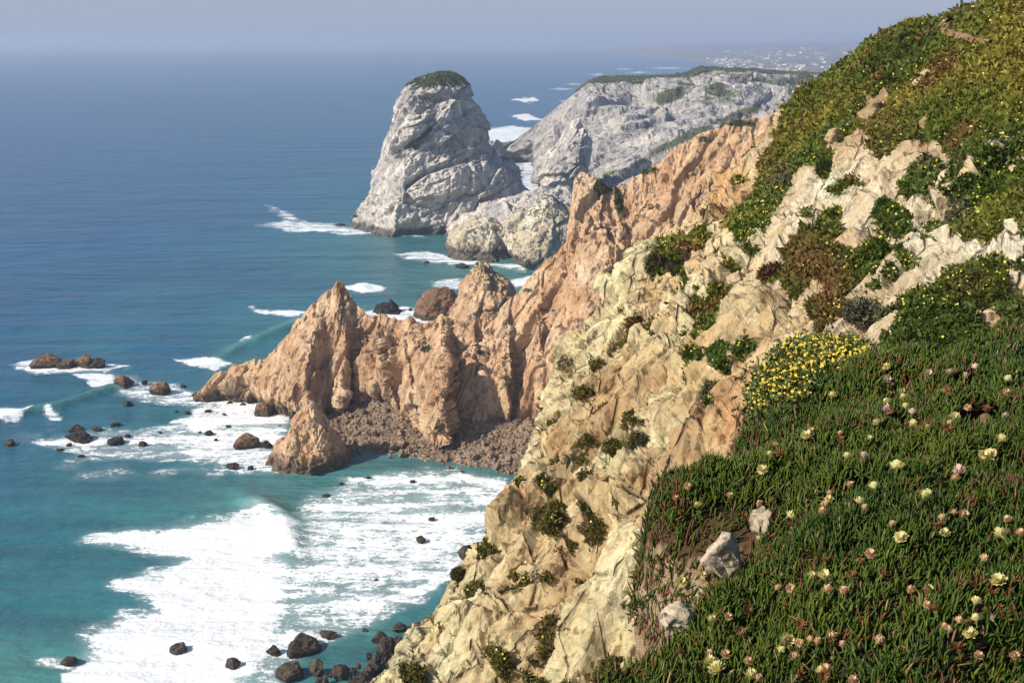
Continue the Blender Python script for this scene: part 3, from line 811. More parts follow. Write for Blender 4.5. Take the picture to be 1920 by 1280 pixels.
TINY = [(130, 837, 14, 6), (112, 846, 20, 6), (150, 857, 16, 5), (352, 776, 16, 5), (390, 773, 18, 5), (428, 801, 14, 5), (430, 757, 14, 5), (455, 760, 16, 5), (420, 778, 12, 4), (405, 826, 10, 4), (612, 931, 20, 5), (772, 904, 16, 4), (685, 1185, 16, 7), (705, 1089, 10, 4),
        (800, 493, 16, 5), (640, 908, 12, 4), (560, 870, 18, 5), (300, 812, 9, 4), (375, 812, 8, 4), (525, 800, 10, 5), (330, 772, 10, 3), (745, 590, 14, 5), (770, 583, 10, 6), (782, 585, 8, 5), (690, 896, 12, 3)]
for k, (x, y, w, h) in enumerate(TINY):
    rock_at(x, y, w, h, M_dark, k + 3, 'tiny dark rock just breaking the surface in foam', 'small rocks awash in the surf')

# ---- boulders heaped at the foot of the near cliff
BIG = [(593, 1266, 40, 34, 'pale topped domed boulder at the tip of the shore heap'), (545, 1272, 70, 18, 'long low dark boulder leading into the water from the heap'), (640, 1268, 46, 24, 'dark wet boulder behind the domed boulder'),
       (720, 1232, 50, 38, 'big layered brown boulder in the middle of the shore heap'), (757, 1236, 44, 40, 'upright rounded brown boulder against the layered one'), (782, 1205, 50, 38, 'broad dark boulder at the top of the shore heap'),
       (700, 1262, 46, 28, 'weathered boulder at the near side of the shore heap'), (748, 1181, 34, 12, 'low split boulder at the water edge above the heap'), (712, 1205, 44, 18, 'wedge shaped dark boulder facing the surf'), (800, 1168, 18, 12, 'small black boulder near the cliff base water')]
for k, (x, y, w, h, lab) in enumerate(BIG):
    rock_at(x, y, w, h, M_boulder, k + 2, lab, name='shore_boulder', cat='boulder', z=.6)
g = np.random.default_rng(12)
n = 0
while n < 170:
    x, y = g.uniform(590, 850), g.uniform(1170, 1320)
    if y < 1268 - (x - 600) * .48 + 6 or y > 1300 and x < 640: continue
    s = g.uniform(8, 23)
    rock_at(x, y, s, s * g.uniform(.5, .85), M_boulder, int(g.integers(9)), 'brown boulder piled in the heap along the cliff foot', 'boulders heaped at the cliff foot', 'shore_boulder', 'boulder', z=1.2, rz=g.uniform(0, 6))
    n += 1

# ---- cobble beach below the headland
def build_beach():
    top = [(560, 790, 1.), (620, 778, 3), (680, 752, 7), (740, 745, 9), (800, 760, 8), (860, 775, 8), (940, 775, 8), (1010, 790, 8), (1100, 820, 8), (1250, 850, 8)]
    low = [(560, 850, -1.5), (620, 860, -1.5), (690, 868, -1.5), (760, 876, -1.5), (830, 888, -1.5), (900, 900, -1.5), (960, 910, -1.5), (1020, 930, -1.5), (1100, 960, -1.5), (1250, 1000, -1.5)]
    A = np.array([at_z(*q) for q in top]); B = np.array([at_z(*q) for q in low])
    R, u = resample(np.concatenate([A, B], 1), 420)
    t = np.linspace(0, 1, 160)[None, :, None]
    P = R[:, None, :3] * (1 - t) + R[:, None, 3:] * t
    P[..., 2] += .7 * fbm(P, 1 / 9., 4, 41) + 1.1 * facet(P, 2.6, 4)[0] + .5 * facet(P, 1.1, 5)[0]
    o = obj('beach', mesh_of('beach', P, grid_faces(*P.shape[:2]), M_beach, True, None))
    tag(o, 'brown cobble beach below the orange headland', 'beach', kind='structure')
    N = gnormals(P)
    p, nn, i, j = sample_surf(P, N, np.ones(P.shape[:2]), 6500, 6)
    base = [rock_variant(300 + k, M_beach, 9, 6, 9, .1, .05) for k in range(4)]
    vs = []; fs = []; off = 0
    tmpl = []
    for me in base:
        v = np.empty(len(me.vertices) * 3, f32); me.vertices.foreach_get('co', v)
        q = np.array([list(f.vertices) for f in me.polygons]); tmpl.append((v.reshape(-1, 3), q))
    gg = np.random.default_rng(3)
    for k in range(len(p)):
        v, q = tmpl[k % 4]
        s = (.25 + .55 * gg.random() ** 2.5) * np.array([1.2, 1., .7]); a = gg.random() * 6.28
        c_, s_ = math.cos(a), math.sin(a)
        w = v * s; w = np.stack([w[:, 0] * c_ - w[:, 1] * s_, w[:, 0] * s_ + w[:, 1] * c_, w[:, 2]], -1) + p[k]
        vs.append(w); fs.append(q + off); off += len(w)
    o = obj('beach_cobbles', mesh_of('beach_cobbles', np.concatenate(vs), np.concatenate(fs), M_beach, True))
    tag(o, 'countless brown cobbles covering the cove beach', 'cobbles', kind='stuff')
build_beach()
gb = np.random.default_rng(44)
for k in range(45):
    x = gb.uniform(650, 960); f = gb.random()
    y = (765 + (x - 680) * .12) * (1 - f) + (866 + (x - 690) * .12) * f
    s = gb.uniform(8, 20)
    rock_at(x, y, s, s * .65, M_beach, int(gb.integers(9)), 'larger brown block lying on the cobble beach', 'fallen blocks on the cobble beach', 'beach_block', 'boulder', z=6.5 * (1 - f) - .3, rz=gb.uniform(0, 6))

# ------------------------------------------------------------------ far coast and town
def coast_x(Y): return np.interp(Y, [3000, 4500, 5500, 7000, 9000, 14000, 20000], [800, 850, 960, 1150, 1000, 900, 800])
def land_z(X, Y):
    P = np.stack([X, Y, 0 * X], -1)
    q = (X - coast_x(Y)) / 1000.
    return -4 + 16 * sstep(0, .12, q) + 58 * sstep(.05, 3.2, q) + sstep(.2, 1.5, q) * (14 * fbm(P, 1 / 900., 4, 61) + 3 * fbm(P, 1 / 150., 3, 62)) * 1. + 38 * sstep(6500, 11000, Y) * sstep(.1, 1.5, q)
def build_coast():
    Y = np.linspace(3600, 15000, 260); X = np.linspace(300, 9000, 300)
    YY, XX = np.meshgrid(Y, X, indexing='ij')
    P = np.stack([XX, YY, land_z(XX, YY)], -1)
    t = NT('far_coast_land')
    n1 = t.noise(t.pos(), .004, 6, .6); n2 = t.noise(t.pos(), .02, 4, .6)
    c = t.ramp(n1, [(.35, (.05, .065, .025)), (.5, (.13, .12, .06)), (.62, (.26, .20, .12))])
    c = t.mix(t.maprange(n2, .45, .65), c, t.mix(.5, c, (.30, .26, .2)))
    gz = t.n('ShaderNodeNewGeometry'); sx = t.n('ShaderNodeSeparateXYZ'); t.l(gz.outputs['Position'], sx.inputs[0])
    c = t.mix(t.maprange(sx.outputs[2], 4., 12., 1., 0.), c, (.2, .18, .14))
    t.principled(c, .95, .2)
    o = obj('far_coast', mesh_of('far_coast', P, grid_faces(*XX.shape), t.m))
    tag(o, 'hazy low coast beyond the plateau', 'coast', kind='structure')
build_coast()
def houses():
    tw = NT('house_wall'); tw.principled((.80, .78, .74), .8, .2)
    tr = NT('house_roof'); tr.principled((.42, .22, .15), .85, .2)
    ms = []
    for (a, b, h, r) in ((1, .7, .45, .22), (1, .5, .35, .16), (.8, .8, .6, .05), (1.5, .5, .3, .1)):
        V = [(-a, -b, 0), (a, -b, 0), (a, b, 0), (-a, b, 0), (-a, -b, h), (a, -b, h), (a, b, h), (-a, b, h), (-a * .98, 0, h + r), (a * .98, 0, h + r)]
        me = bpy.data.meshes.new('house')
        me.from_pydata(V, [], [(0, 1, 5, 4), (1, 2, 6, 5), (2, 3, 7, 6), (3, 0, 4, 7), (5, 6, 9), (7, 4, 8), (4, 5, 9, 8), (6, 7, 8, 9)])
        me.materials.append(tw.m); me.materials.append(tr.m)
        me.polygons[6].material_index = 1; me.polygons[7].material_index = 1
        ms.append(me)
    g = np.random.default_rng(90); n = 0
    clus = [(1440, 122, 60, 8), (1390, 112, 30, 6), (1490, 128, 45, 6), (1560, 118, 35, 10), (1530, 100, 50, 5), (1460, 100, 40, 4), (1590, 112, 25, 10), (1350, 118, 25, 4), (1420, 130, 70, 4)]
    while n < 230:
        cx, cy, sx, sy = clus[g.integers(len(clus))]
        x, y = g.normal(cx, sx), g.normal(cy, sy)
        if y < 84 or y > 140 or x > 1680: continue
        r = ray(x, y); Ys = np.linspace(3700, 12000, 400); pts = CAM + r * (Ys / r[1])[:, None]
        hz = land_z(pts[:, 0], pts[:, 1]); k = np.argmax(pts[:, 2] < hz)
        if k == 0 or pts[k, 0] < coast_x(pts[k, 1]) + 60: 
            if g.random() < .02: n += 1
            continue
        s = g.uniform(5, 12) * (1.7 if g.random() < .12 else 1)
        o = obj('house', ms[g.integers(4)], None, (pts[k, 0], pts[k, 1], hz[k] - .5))
        o.scale = (s, s, s); o.rotation_euler = (0, 0, g.uniform(-.5, .5))
        tag(o, 'tiny white house of the hazy town on the far coast', 'house', 'houses of the far coastal town')
        n += 1
houses()

# ------------------------------------------------------------------ THE NEAR HILLSIDE AND CLIFF
BND = [(560, 1520), (600, 1400), (692, 1280), (738, 1215), (800, 1148), (845, 1085), (890, 1030), (922, 960), (948, 905), (970, 860), (992, 822), (1022, 775), (1030, 715), (1062, 655), (1090, 610), (1130, 572), (1165, 520), (1190, 488), (1240, 455), (1290, 415), (1335, 360), (1385, 315), (1425, 262), (1452, 228), (1500, 176), (1530, 160), (1590, 118), (1630, 80), (1700, 47), (1760, 40), (1810, 22), (1880, 0), (2000, -45), (2200, -110)]
HD = np.array([(560, 1520, 28), (690, 1400, 30), (768, 1280, 33), (832, 1148, 36), (885, 1030, 39), (935, 905, 42), (975, 822, 45), (1012, 775, 47), (1062, 655, 50), (1130, 572, 53), (1190, 488, 56), (1290, 415, 60), (1385, 315, 66), (1452, 228, 70), (1500, 176, 68), (1590, 118, 62), (1700, 47, 55), (1810, 22, 50), (1880, 0, 47), (2200, -110, 40),
               (1920, 100, 42), (1920, 300, 33), (1920, 450, 28.5), (1920, 560, 26.5), (1700, 200, 47), (1700, 320, 40), (1700, 420, 35.5), (1700, 560, 30), (1800, 620, 27), (1560, 250, 54), (1560, 350, 46), (1560, 480, 39), (1560, 620, 32), (1480, 300, 58), (1480, 450, 46), (1450, 600, 36), (1380, 430, 54), (1380, 540, 45), (1350, 700, 36), (1300, 500, 53), (1280, 620, 45), (1250, 740, 38), (1180, 600, 49), (1150, 720, 44), (1120, 850, 38.5), (1200, 900, 33), (1060, 950, 37), (1100, 1050, 32.5), (980, 1100, 35), (1200, 1060, 29), (1250, 980, 30), (1100, 1200, 29.5), (900, 1200, 33.5), (1000, 1280, 30), (1300, 850, 32), (1400, 760, 32.5), (1430, 690, 34), (1250, 1150, 27), (1150, 1300, 27.5),
               (1500, 900, 28), (1800, 900, 25), (1800, 720, 26), (1500, 1200, 25.5), (1900, 1250, 23), (1300, 1450, 25), (2250, 1000, 22), (2250, 600, 24), (2250, 300, 29), (900, 1450, 28), (1900, 1500, 22)], float)
VEGP = [  # greenery outlines in the photograph
    [(3700, -160), (1880, -10), (1700, 35), (1590, 105), (1500, 165), (1468, 232), (1470, 300), (1540, 320), (1590, 265), (1660, 285), (1730, 245), (1790, 275), (1850, 330), (1790, 365), (1770, 410), (1800, 445), (1870, 430), (1930, 420), (3700, 400)],
    [(1475, 235), (1560, 240), (1535, 305), (1510, 330), (1495, 370), (1465, 405), (1455, 450), (1420, 490), (1390, 530), (1368, 500), (1392, 450), (1362, 425), (1412, 365), (1432, 310), (1452, 275)],
    [(1500, 415), (1555, 408), (1560, 430), (1540, 470), (1520, 530), (1470, 545), (1450, 520), (1480, 470)],
    [(1550, 485), (1590, 470), (1585, 520), (1565, 600), (1530, 620), (1518, 570), (1545, 540)],
    [(1308, 575), (1370, 540), (1392, 560), (1380, 590), (1350, 612), (1320, 645)],
    [(1930, 460), (1870, 470), (1800, 490), (1760, 505), (1700, 560), (1655, 615), (1670, 660), (1750, 640), (1820, 570), (1880, 590), (1900, 540), (1930, 520), (3700, 560), (3700, 470)],
    [(1875, 610), (1960, 560), (1960, 720), (1860, 700)],
    [(1105, 690), (1125, 640), (1160, 575), (1200, 600), (1190, 655), (1150, 705)],
    [(1180, 775), (1212, 800), (1215, 875), (1187, 915), (1162, 890)],
    [(968, 1015), (985, 970), (1022, 925), (1012, 980), (985, 1030)],
    [(1028, 1075), (1090, 1045), (1122, 1075), (1085, 1125), (1035, 1155), (1020, 1105)],
    [(983, 1120), (1020, 1112), (1018, 1180), (985, 1215)],
    [(1085, 1185), (1108, 1118), (1132, 1138), (1110, 1175)],
    [(985, 1255), (1030, 1188), (1048, 1210), (1020, 1290), (1000, 1290)],
    [(845, 1090), (850, 1065), (872, 1070), (870, 1088)],
    [(1208, 490), (1250, 450), (1330, 425), (1300, 480), (1250, 520)],
    [(1680, 462), (1702, 456), (1700, 492), (1680, 494)],
    [(1640, 380), (1672, 375), (1670, 415), (1645, 420)],
    [(1535, 300), (1560, 300), (1560, 330), (1535, 335)],
    [(1700, 290), (1740, 275), (1730, 335), (1690, 330)],
    [(1200, 655), (1230, 645), (1228, 670), (1205, 672)], [(1150, 765), (1180, 750), (1175, 785)], [(1330, 655), (1365, 645), (1360, 690), (1340, 690)], [(1080, 720), (1095, 725), (1090, 745), (1075, 745)],
    [(900, 1190), (915, 1170), (925, 1210), (905, 1230)], [(740, 1240), (775, 1235), (770, 1255), (735, 1258)], [(1120, 960), (1140, 955), (1135, 1000), (1115, 1005)], [(1090, 960), (1110, 950), (1120, 985), (1095, 1010)],
    [(1330, 740), (1380, 715), (1370, 780), (1320, 790)], [(1280, 560), (1300, 555), (1300, 580), (1280, 580)], [(1750, 540), (1790, 520), (1790, 570), (1750, 575)]]
BARE = [[(1755, 610), (1800, 575), (1850, 555), (1888, 590), (1872, 655), (1755, 655)], [(1640, 620), (1660, 590), (1690, 600), (1680, 640)], [(1605, 228), (1600, 205), (1640, 165), (1685, 152), (1672, 200), (1640, 235)], [(1625, 175), (1650, 150), (1670, 160), (1640, 190)], [(1560, 270), (1600, 250), (1640, 262), (1590, 290), (1555, 290)],
        [(1835, 345), (1875, 335), (1880, 358), (1840, 362)], [(1880, 300), (1940, 285), (1940, 345), (1890, 330)], [(1900, 430), (1960, 425), (1960, 470), (1900, 470)], [(1885, 510), (1935, 500), (1935, 565), (1890, 570)],
        [(1310, 390), (1360, 360), (1365, 385), (1330, 410)], [(1395, 475), (1420, 500), (1400, 525), (1380, 510)]]
hill = {}
def build_hill():
    ns, nt = 1050, 720
    B, u = resample(BND, ns)
    Fx = np.interp(u, [0, .25, .5, .75, 1], [1250, 1650, 2000, 2250, 2280]); Fy = np.interp(u, [0, .25, .5, .75, 1], [1520, 1500, 1350, 800, -100])
    t = np.linspace(0, 1, nt) ** 1.25
    ev = rbf_fit(HD)
    cs, ct = np.linspace(0, ns - 1, 160), np.linspace(0, nt - 1, 140)
    px = B[:, 0:1] * (1 - t) + Fx[:, None] * t; py = B[:, 1:2] * (1 - t) + Fy[:, None] * t
    ii, jj = np.round(cs).astype(int), np.round(ct).astype(int)
    Dc = ev(px[ii][:, jj], py[ii][:, jj])
    D = np.stack([np.interp(np.arange(ns), ii, Dc[:, k]) for k in range(len(jj))], 1)
    D = np.stack([np.interp(np.arange(nt), jj, D[k]) for k in range(ns)], 0)
    # the surface rounds over towards its skyline
    rim = np.exp(-np.hypot(px - B[:, 0:1], py - B[:, 1:2]) / 14.)
    P = at_d(px, py, D * (1 + .035 * rim))
    # far side, falling away out of sight down to the sea
    nb = 40
    k = np.linspace(0, 1, nb)[1:][::-1][None, :]
    inx = np.interp(u, [0, .55, .75, 1], [1., .9, .5, .3]); iny = np.interp(u, [0, .5, .75, 1], [.25, .5, .9, 1.])
    bx = B[:, 0:1] + 260 * k ** 1.2 * inx[:, None]; byy = B[:, 1:2] + 200 * k ** 1.2 * iny[:, None]
    bd = D[:, :1] * 1.035 * (1 + .12 * k ** .6 + np.interp(u, [0, .6, .75, 1], [4.0, 3.2, 2., 1.5])[:, None] * k ** 2.2)
    ke = np.linspace(0, 1, 90)[1:][None, :] ** 1.3
    ex = Fx[:, None] + 1250 * ke * sstep(.25, .75, u)[:, None]; ey = Fy[:, None] + 1500 * ke * (1 - sstep(.5, .9, u))[:, None]
    ed = D[:, -1:] * (1 - .12 * ke)
    P = np.concatenate([at_d(bx, byy, bd), P, at_d(ex, ey, ed)], 1)
    px = np.concatenate([bx, px, ex], 1); py = np.concatenate([byy, py, ey], 1)
    N = gnormals(P); N *= np.sign(np.sum(N * (CAM + np.array([-30, 0, 30]) - P), -1, keepdims=True))
    N[:, :nb - 1] = N[:, nb:nb + 1] * .5 + N[:, :nb - 1] * 0 + np.array([-.2, .6, .3])
    jit = 16 * np.clip(30 / np.maximum(np.linalg.norm(P - CAM, axis=-1), 8), .25, 1.3)
    nx = px + jit * 1.3 * fbm(P, 1 / 3.5, 4, 201); ny = py + jit * 1.3 * fbm(P, 1 / 3.5, 4, 202)
    nx = nx + jit * .9 * fbm(P, 1 / .8, 3, 203); ny = ny + jit * .9 * fbm(P, 1 / .8, 3, 204)
    veg = np.zeros(px.shape, bool)
    for q in VEGP: veg |= inpoly(nx, ny, q)
    for q in BARE: veg &= ~inpoly(nx, ny, q)
    nzz = fbm(P, 1 / 2.2, 4, 205)
    veg = veg & (nzz > np.where(px < 1300, .0, -.34))
    speck = (fbm(P, 1 / 1.1, 4, 215) > np.where(px < 1500, .43, .30))
    veg = veg | speck
    veg[:, :nb - 1] = (py[:, :nb - 1] < 240) 
    vs = veg.astype(float)
    for _ in range(3):
        vs[1:-1, 1:-1] = (vs[1:-1, 1:-1] * 2 + vs[:-2, 1:-1] + vs[2:, 1:-1] + vs[1:-1, :-2] + vs[1:-1, 2:]) / 6
    Q = P
    d = rockdisp([(6., 1.7, 211), (2.4, 1.05, 212), (1., .55, 213), (.45, .24, 214)], [(1 / 9., .7, 3), (1 / .9, .08, 8)], DIP, 3.4, (.2, 1 / 4.), .09)
    h = d(Q)
    near = np.clip(np.linalg.norm(P - CAM, axis=-1) / 40., .25, 1.) * (.4 + .6 * sstep(200, 330, py))
    small = .9 * fbm(P, 1 / 5., 3, 206) + .25 * fbm(P, 1 / 1.2, 3, 207)
    hh = h * (1 - vs) * near + (h * .28 + small * .5) * vs * near
    wcol = np.ones(P.shape[1]); wcol[:nb - 1] = .3; 
    P = P + N * (hh * wcol[None])[..., None]
    N2 = gnormals(P); N2 *= np.sign(np.sum(N2 * (CAM - P), -1, keepdims=True))
    fx, fy, fw = proj(P)
    hill.update(P=P, N=N2, px=fx, py=fy, veg=vs, nb=nb)
    return P, vs
hP, hV = build_hill()

def hill_find(x, y):
    d = (hill['px'][:, hill['nb']:] - x) ** 2 + (hill['py'][:, hill['nb']:] - y) ** 2
    k = np.argmin(d); i, j = np.unravel_index(k, d.shape)
    return hill['P'][i, j + hill['nb']], hill['N'][i, j + hill['nb']], (i, j + hill['nb'])

def hill_material():
    """the cliff rock with zones of paler, pinker and more orange stone"""
    t = NT('near_cliff_stone')
    p0 = t.pos(); p = t.pos((1, 1, .42), (0, math.radians(-28), 0))
    zone = t.attr('zone').outputs['Fac']; orange = t.attr('orange').outputs['Fac']; a = t.attr('veg').outputs['Fac']
    big = t.noise(p0, .16, 6, .62); mid = t.noise(p, .75, 8, .68); fine = t.noise(p0, 4.2, 6, .75)
    c1 = t.ramp(big, [(.35, (.40, .27, .135)), (.46, (.54, .425, .23)), (.60, (.62, .545, .32))])
    c2 = t.ramp(big, [(.35, (.42, .295, .165)), (.47, (.54, .44, .285)), (.62, (.62, .56, .41))])
    c = t.mix(zone, c1, c2)
    c3 = t.ramp(big, [(.36, (.44, .23, .10)), (.5, (.58, .36, .17)), (.62, (.62, .45, .26))])
    c = t.mix(orange, c, c3)
    c = t.mix(t.maprange(mid, .42, .68, 0., .8), c, t.mix(1., c, (.74, .62, .50), 'MULTIPLY'))
    li = t.noise(p0, 1.6, 7, .75)
    c = t.mix(t.maprange(li, .52, .64, 0., .6), c, (.30, .28, .15))            # lichen
    st = t.noise(t.pos((1, 1, .3), (0, math.radians(-28), 0)), .5, 6, .7)
    c = t.mix(t.maprange(st, .56, .70, 0., .6), c, (.34, .19, .10))             # iron stain
    c = t.mix(.5, c, t.ramp(fine, [(.3, .6), (.5, 1.), (.7, 1.2)]), 'MULTIPLY')
    h1, g1 = chips(t, p, .42); h2, g2 = chips(t, p, .16); h3, g3 = chips(t, p, 1.1)
    c = t.mix(.85, c, t.ramp(t.math('ADD', t.math('MULTIPLY', g1, .5), t.math('MULTIPLY', g3, .5)), [(.15, .76), (.5, 1.), (.85, 1.15)]), 'MULTIPLY')
    ck = t.maprange(t.voro(p, .62, 'DISTANCE_TO_EDGE').outputs['Distance'], 0., .045)
    ck = t.math('MAXIMUM', ck, t.maprange(t.noise(p0, .5, 2), .45, .6))
    c = t.mix(t.math('MULTIPLY', t.math('SUBTRACT', 1., ck), .55), c, (.16, .10, .055))
    vn = t.noise(p0, .9, 5, .7)
    vc = t.ramp(vn, [(.35, (.035, .035, .010)), (.5, (.07, .05, .02)), (.66, (.16, .09, .05))])
    c = t.mix(t.maprange(t.math('ADD', a, t.math('MULTIPLY', t.math('SUBTRACT', fine, .5), .6)), .3, .6), c, vc)
    h = t.math('ADD', h1, t.math('ADD', h2, t.math('ADD', t.math('MULTIPLY', mid, .16), t.math('MULTIPLY', fine, .07))))
    h = t.math('ADD', h, t.math('MULTIPLY', ck, .14))
    t.principled(c, .93, .25, t.bump(h, 1., 1.))
    return t.m
M_hill = hill_material()
def finish_hill():
    px, py = hill['px'], hill['py']
    zone = sstep(1400, 1560, px + .4 * (600 - py)) * sstep(150, 300, py)
    def blob(x, y, rx, ry): return np.exp(-(((px - x) / rx) ** 2 + ((py - y) / ry) ** 2))
    orange = np.clip(np.maximum.reduce([blob(1350, 350, 90, 70), blob(1380, 770, 55, 90) * 1.1, blob(1230, 560, 60, 60) * .6, blob(1250, 1100, 60, 60) * .7, blob(1000, 1000, 60, 60) * .3, blob(1150, 750, 50, 40) * .5, blob(1820, 560, 60, 30) * .8, blob(1300, 470, 60, 50) * .7, blob(1900, 620, 60, 50) * .6]) + .25 * fbm(hill['P'], 1 / 6., 3, 71), 0, 1)
    me = mesh_of('hillside', hill['P'], grid_faces(*px.shape), M_hill, True, {'veg': hill['veg'], 'zone': zone, 'orange': orange})
    tag(obj('hillside', me), 'steep cream and tan rock slope falling to the sea', 'hillside', kind='structure')
finish_hill()

# ---- dirt path near the skyline
PATH = [(1790, 40), (1777, 47), (1772, 55), (1785, 65), (1812, 74), (1838, 81), (1858, 86)]
def build_path():
    c, u = resample(PATH, 60)
    w = np.interp(u, [0, .25, .5, 1], [.45, .42, .36, .24])
    rows = []
    for (x, y), ww in zip(c, w):
        P, N, _ = hill_find(x, y); rows.append(P)
    C = np.array(rows)
    for _ in range(4): C[1:-1] = (C[:-2] + 2 * C[1:-1] + C[2:]) / 4
    T = np.gradient(C, axis=0); S = np.cross(T, np.array([0, 0, 1.])); S /= np.linalg.norm(S, axis=1, keepdims=True)
    offs = np.linspace(-1, 1, 7)
    P = C[:, None] + S[:, None] * offs[None, :, None] * (w[:, None] * (1 + .35 * fbm(np.stack([C, C + 9.], 1)[:, [0, 0, 0, 0, 1, 1, 1]], 1.6, 3, 44)))[..., None]
    P[..., 2] += .22 + .02 * fbm(P, 3., 2, 5) - .2 * np.abs(offs)[None] ** 3
    o = obj('path', mesh_of('path', P, grid_faces(*P.shape[:2]), M_soil, True))
    tag(o, 'winding bare earth footpath near the top of the green hill', 'path', kind='structure')
    return
build_path()

# ---- plants creeping over the hillside
def hill_cover():
    P, N, px, py = hill['P'], hill['N'], hill['px'], hill['py']
    dist = np.linalg.norm(P - CAM, axis=-1)
    on = (px > 600) & (px < 2900) & (py > -80) & (py < 1330)
    pd = segdist(px, py, PATH)
    w = (hill['veg'] > .45) * on * (pd > 7) * np.clip(45 / dist, .4, 2.2) ** 1.6
    w[:, :hill['nb'] - 3] *= 0
    n = 175000
    p, nn, i, j = sample_surf(P, N, w, n, 31)
    d = np.linalg.norm(p - CAM, axis=1)
    x, y, _ = proj(p)
    a = fbm(p, 1 / 5., 4, 81); b = fbm(p, 1 / 1.8, 3, 82); e = fbm(p, 1 / 11., 3, 83)
    green = np.array([.095, .13, .014]); olive = np.array([.215, .185, .028]); brown = np.array([.20, .095, .035]); purple = np.array([.13, .085, .075]); dark = np.array([.05, .08, .012])
    top = sstep(350, 120, y)[:, None]
    c = green + (olive - green) * np.clip(sstep(-.2, .4, a)[:, None] * .8 + top * .35, 0, 1)
    c = c + (dark - c) * sstep(.1, .5, -e)[:, None] * .7
    br = sstep(.28, .55, b + .35 * e)[:, None]
    c = c + (brown - c) * br * .75
    def blob(cx, cy, rx, ry): return np.exp(-(((x - cx) / rx) ** 2 + ((y - cy) / ry) ** 2))[:, None]
    for q, s in ((blob(1500, 480, 50, 60), .7), (blob(1555, 545, 40, 70), .9), (blob(1660, 260, 60, 40), .4), (blob(1080, 1090, 60, 60), .45), (blob(1010, 1180, 40, 90), .6), (blob(1000, 1000, 50, 60), .3), (blob(1840, 540, 60, 30), .4)):
        c = c + (brown - c) * np.clip(q * s + .3 * q * b[:, None], 0, 1)
    for q, s in ((blob(1470, 340, 30, 30), .5), (blob(1790, 400, 30, 30), .6), (blob(1620, 590, 40, 40), .6), (blob(1740, 300, 60, 30), .35)):
        c = c + (purple - c) * np.clip(q * s, 0, 1)
    lowc = (sstep(1330, 1230, x) * sstep(560, 640, y))[:, None]
    c = c + (np.array([.125, .10, .03]) - c) * lowc * .6
    size = (1 - .3 * lowc[:, 0]) * np.clip(d / 40., .35, 2.2) ** .8 * rng.uniform(.10, .24, n)
    V, F, cc = tufts(p, nn, size, c, 4, .55, 33)
    o = obj('ground_cover', mesh_of('ground_cover', V, F, M_tuft, True, None, {'tint': cc}))
    tag(o, 'dense green and rusty creeping plants over the hillside', 'ground cover', kind='stuff')
    # blossoms: specks of yellow and white
    wy = w * (1 - .85 * sstep(1330, 1230, px) * sstep(560, 640, py)) * np.clip(.15 + sstep(.0, .5, fbm(P, 1 / 6., 3, 91) + .25), 0, 1)
    p, nn, i, j = sample_surf(P, N, wy, 5200, 35)
    g = np.random.default_rng(36)
    d = np.linalg.norm(p - CAM, axis=1)
    p = p + np.array([0, 0, 1]) * (.16 * np.clip(d / 40., .5, 1.6))[:, None] + nn * .05
    s = g.uniform(.03, .06, len(p)) * np.clip(d / 45., .7, 1.5)
    k = 6
    th = np.linspace(0, 2 * np.pi, k, endpoint=False)
    ring = np.stack([np.cos(th), np.sin(th), 0 * th], -1)
    q3 = np.array([-.3, -.6, .7]) + g.normal(0, .35, (len(p), 3)); q3 /= np.linalg.norm(q3, axis=1, keepdims=True)
    e1 = np.cross(q3, [0, 0, 1.]); e1 /= np.linalg.norm(e1, axis=1, keepdims=True); e2 = np.cross(q3, e1)
    V = p[:, None] + s[:, None, None] * (np.cos(th)[None, :, None] * e1[:, None] + np.sin(th)[None, :, None] * e2[:, None]); top = p + q3 * .3 * s[:, None]
    V = np.concatenate([V, top[:, None]], 1)
    F = np.array([[q, (q + 1) % k, k] for q in range(k)])
    F = (F[None] + (np.arange(len(p)) * (k + 1))[:, None, None]).reshape(-1, 3)
    col = np.where(g.random(len(p))[:, None] < .75, np.array([.72, .58, .06]), np.array([.72, .66, .38]))
    o = obj('hillside_blossoms', mesh_of('hillside_blossoms', V.reshape(-1, 3), F, M_tuft, True, None, {'tint': np.repeat(col, k + 1, 0)}))
    tag(o, 'countless small yellow blossoms dotted over the green hillside', 'blossoms', kind='stuff')
hill_cover()

# ---- separate boulders and shrubs one can tell apart on the slope
CB = [(1210, 1068, 150, 150, 'great cream lichen spotted boulder bulging from the cliff', 12.6, M_cliff), ]
def slope_boulder(x, y, w, h, lab, k, mat, rot=0., depth=.8):
    P, N, _ = hill_find(x, y); d = (P - CAM) @ FW
    o = obj('slope_boulder', variant(mat, k))
    o.scale = (w / 2 / FPX * d, w / 2 / FPX * d * depth, h / 2 / FPX * d)
    o.location = P + N * (w * .10 / FPX * d); o.rotation_euler = (0, rot, random.random() * .6)
    tag(o, lab, 'boulder')
for k, (x, y, w, h, lab, rot) in enumerate([
        (1340, 478, 52, 66, 'blocky cream boulder perched at the edge of the greenery', .1), (1335, 432, 36, 42, 'pale upright stone above the blocky boulder', .3), (1376, 528, 34, 38, 'rounded pinkish boulder below the green strip', 0),
        (1415, 517, 34, 26, 'grey rounded stone beside the pinkish boulder', 0), (1408, 484, 26, 36, 'slim tan stone standing in the green strip', .2), (1290, 445, 44, 32, 'broad yellowish stone near the cliff brow', -.2),
        (1412, 440, 22, 22, 'little reddish stone half sunk in the green strip', 0), (1440, 490, 44, 60, 'tall pale block between green strip and rusty patch', .35), (1465, 440, 46, 70, 'white edged rock at the top of the pale outcrop', .4),
        (1575, 262, 60, 40, 'pale bare stone showing through upper greenery', .4), (1640, 215, 46, 44, 'tan bare stone high in the green slope', .5), (1905, 318, 46, 60, 'white rock at the picture edge above the small ledge', .1)]):
    slope_boulder(x, y, w, h, lab, k % 9, M_cliff, rot)

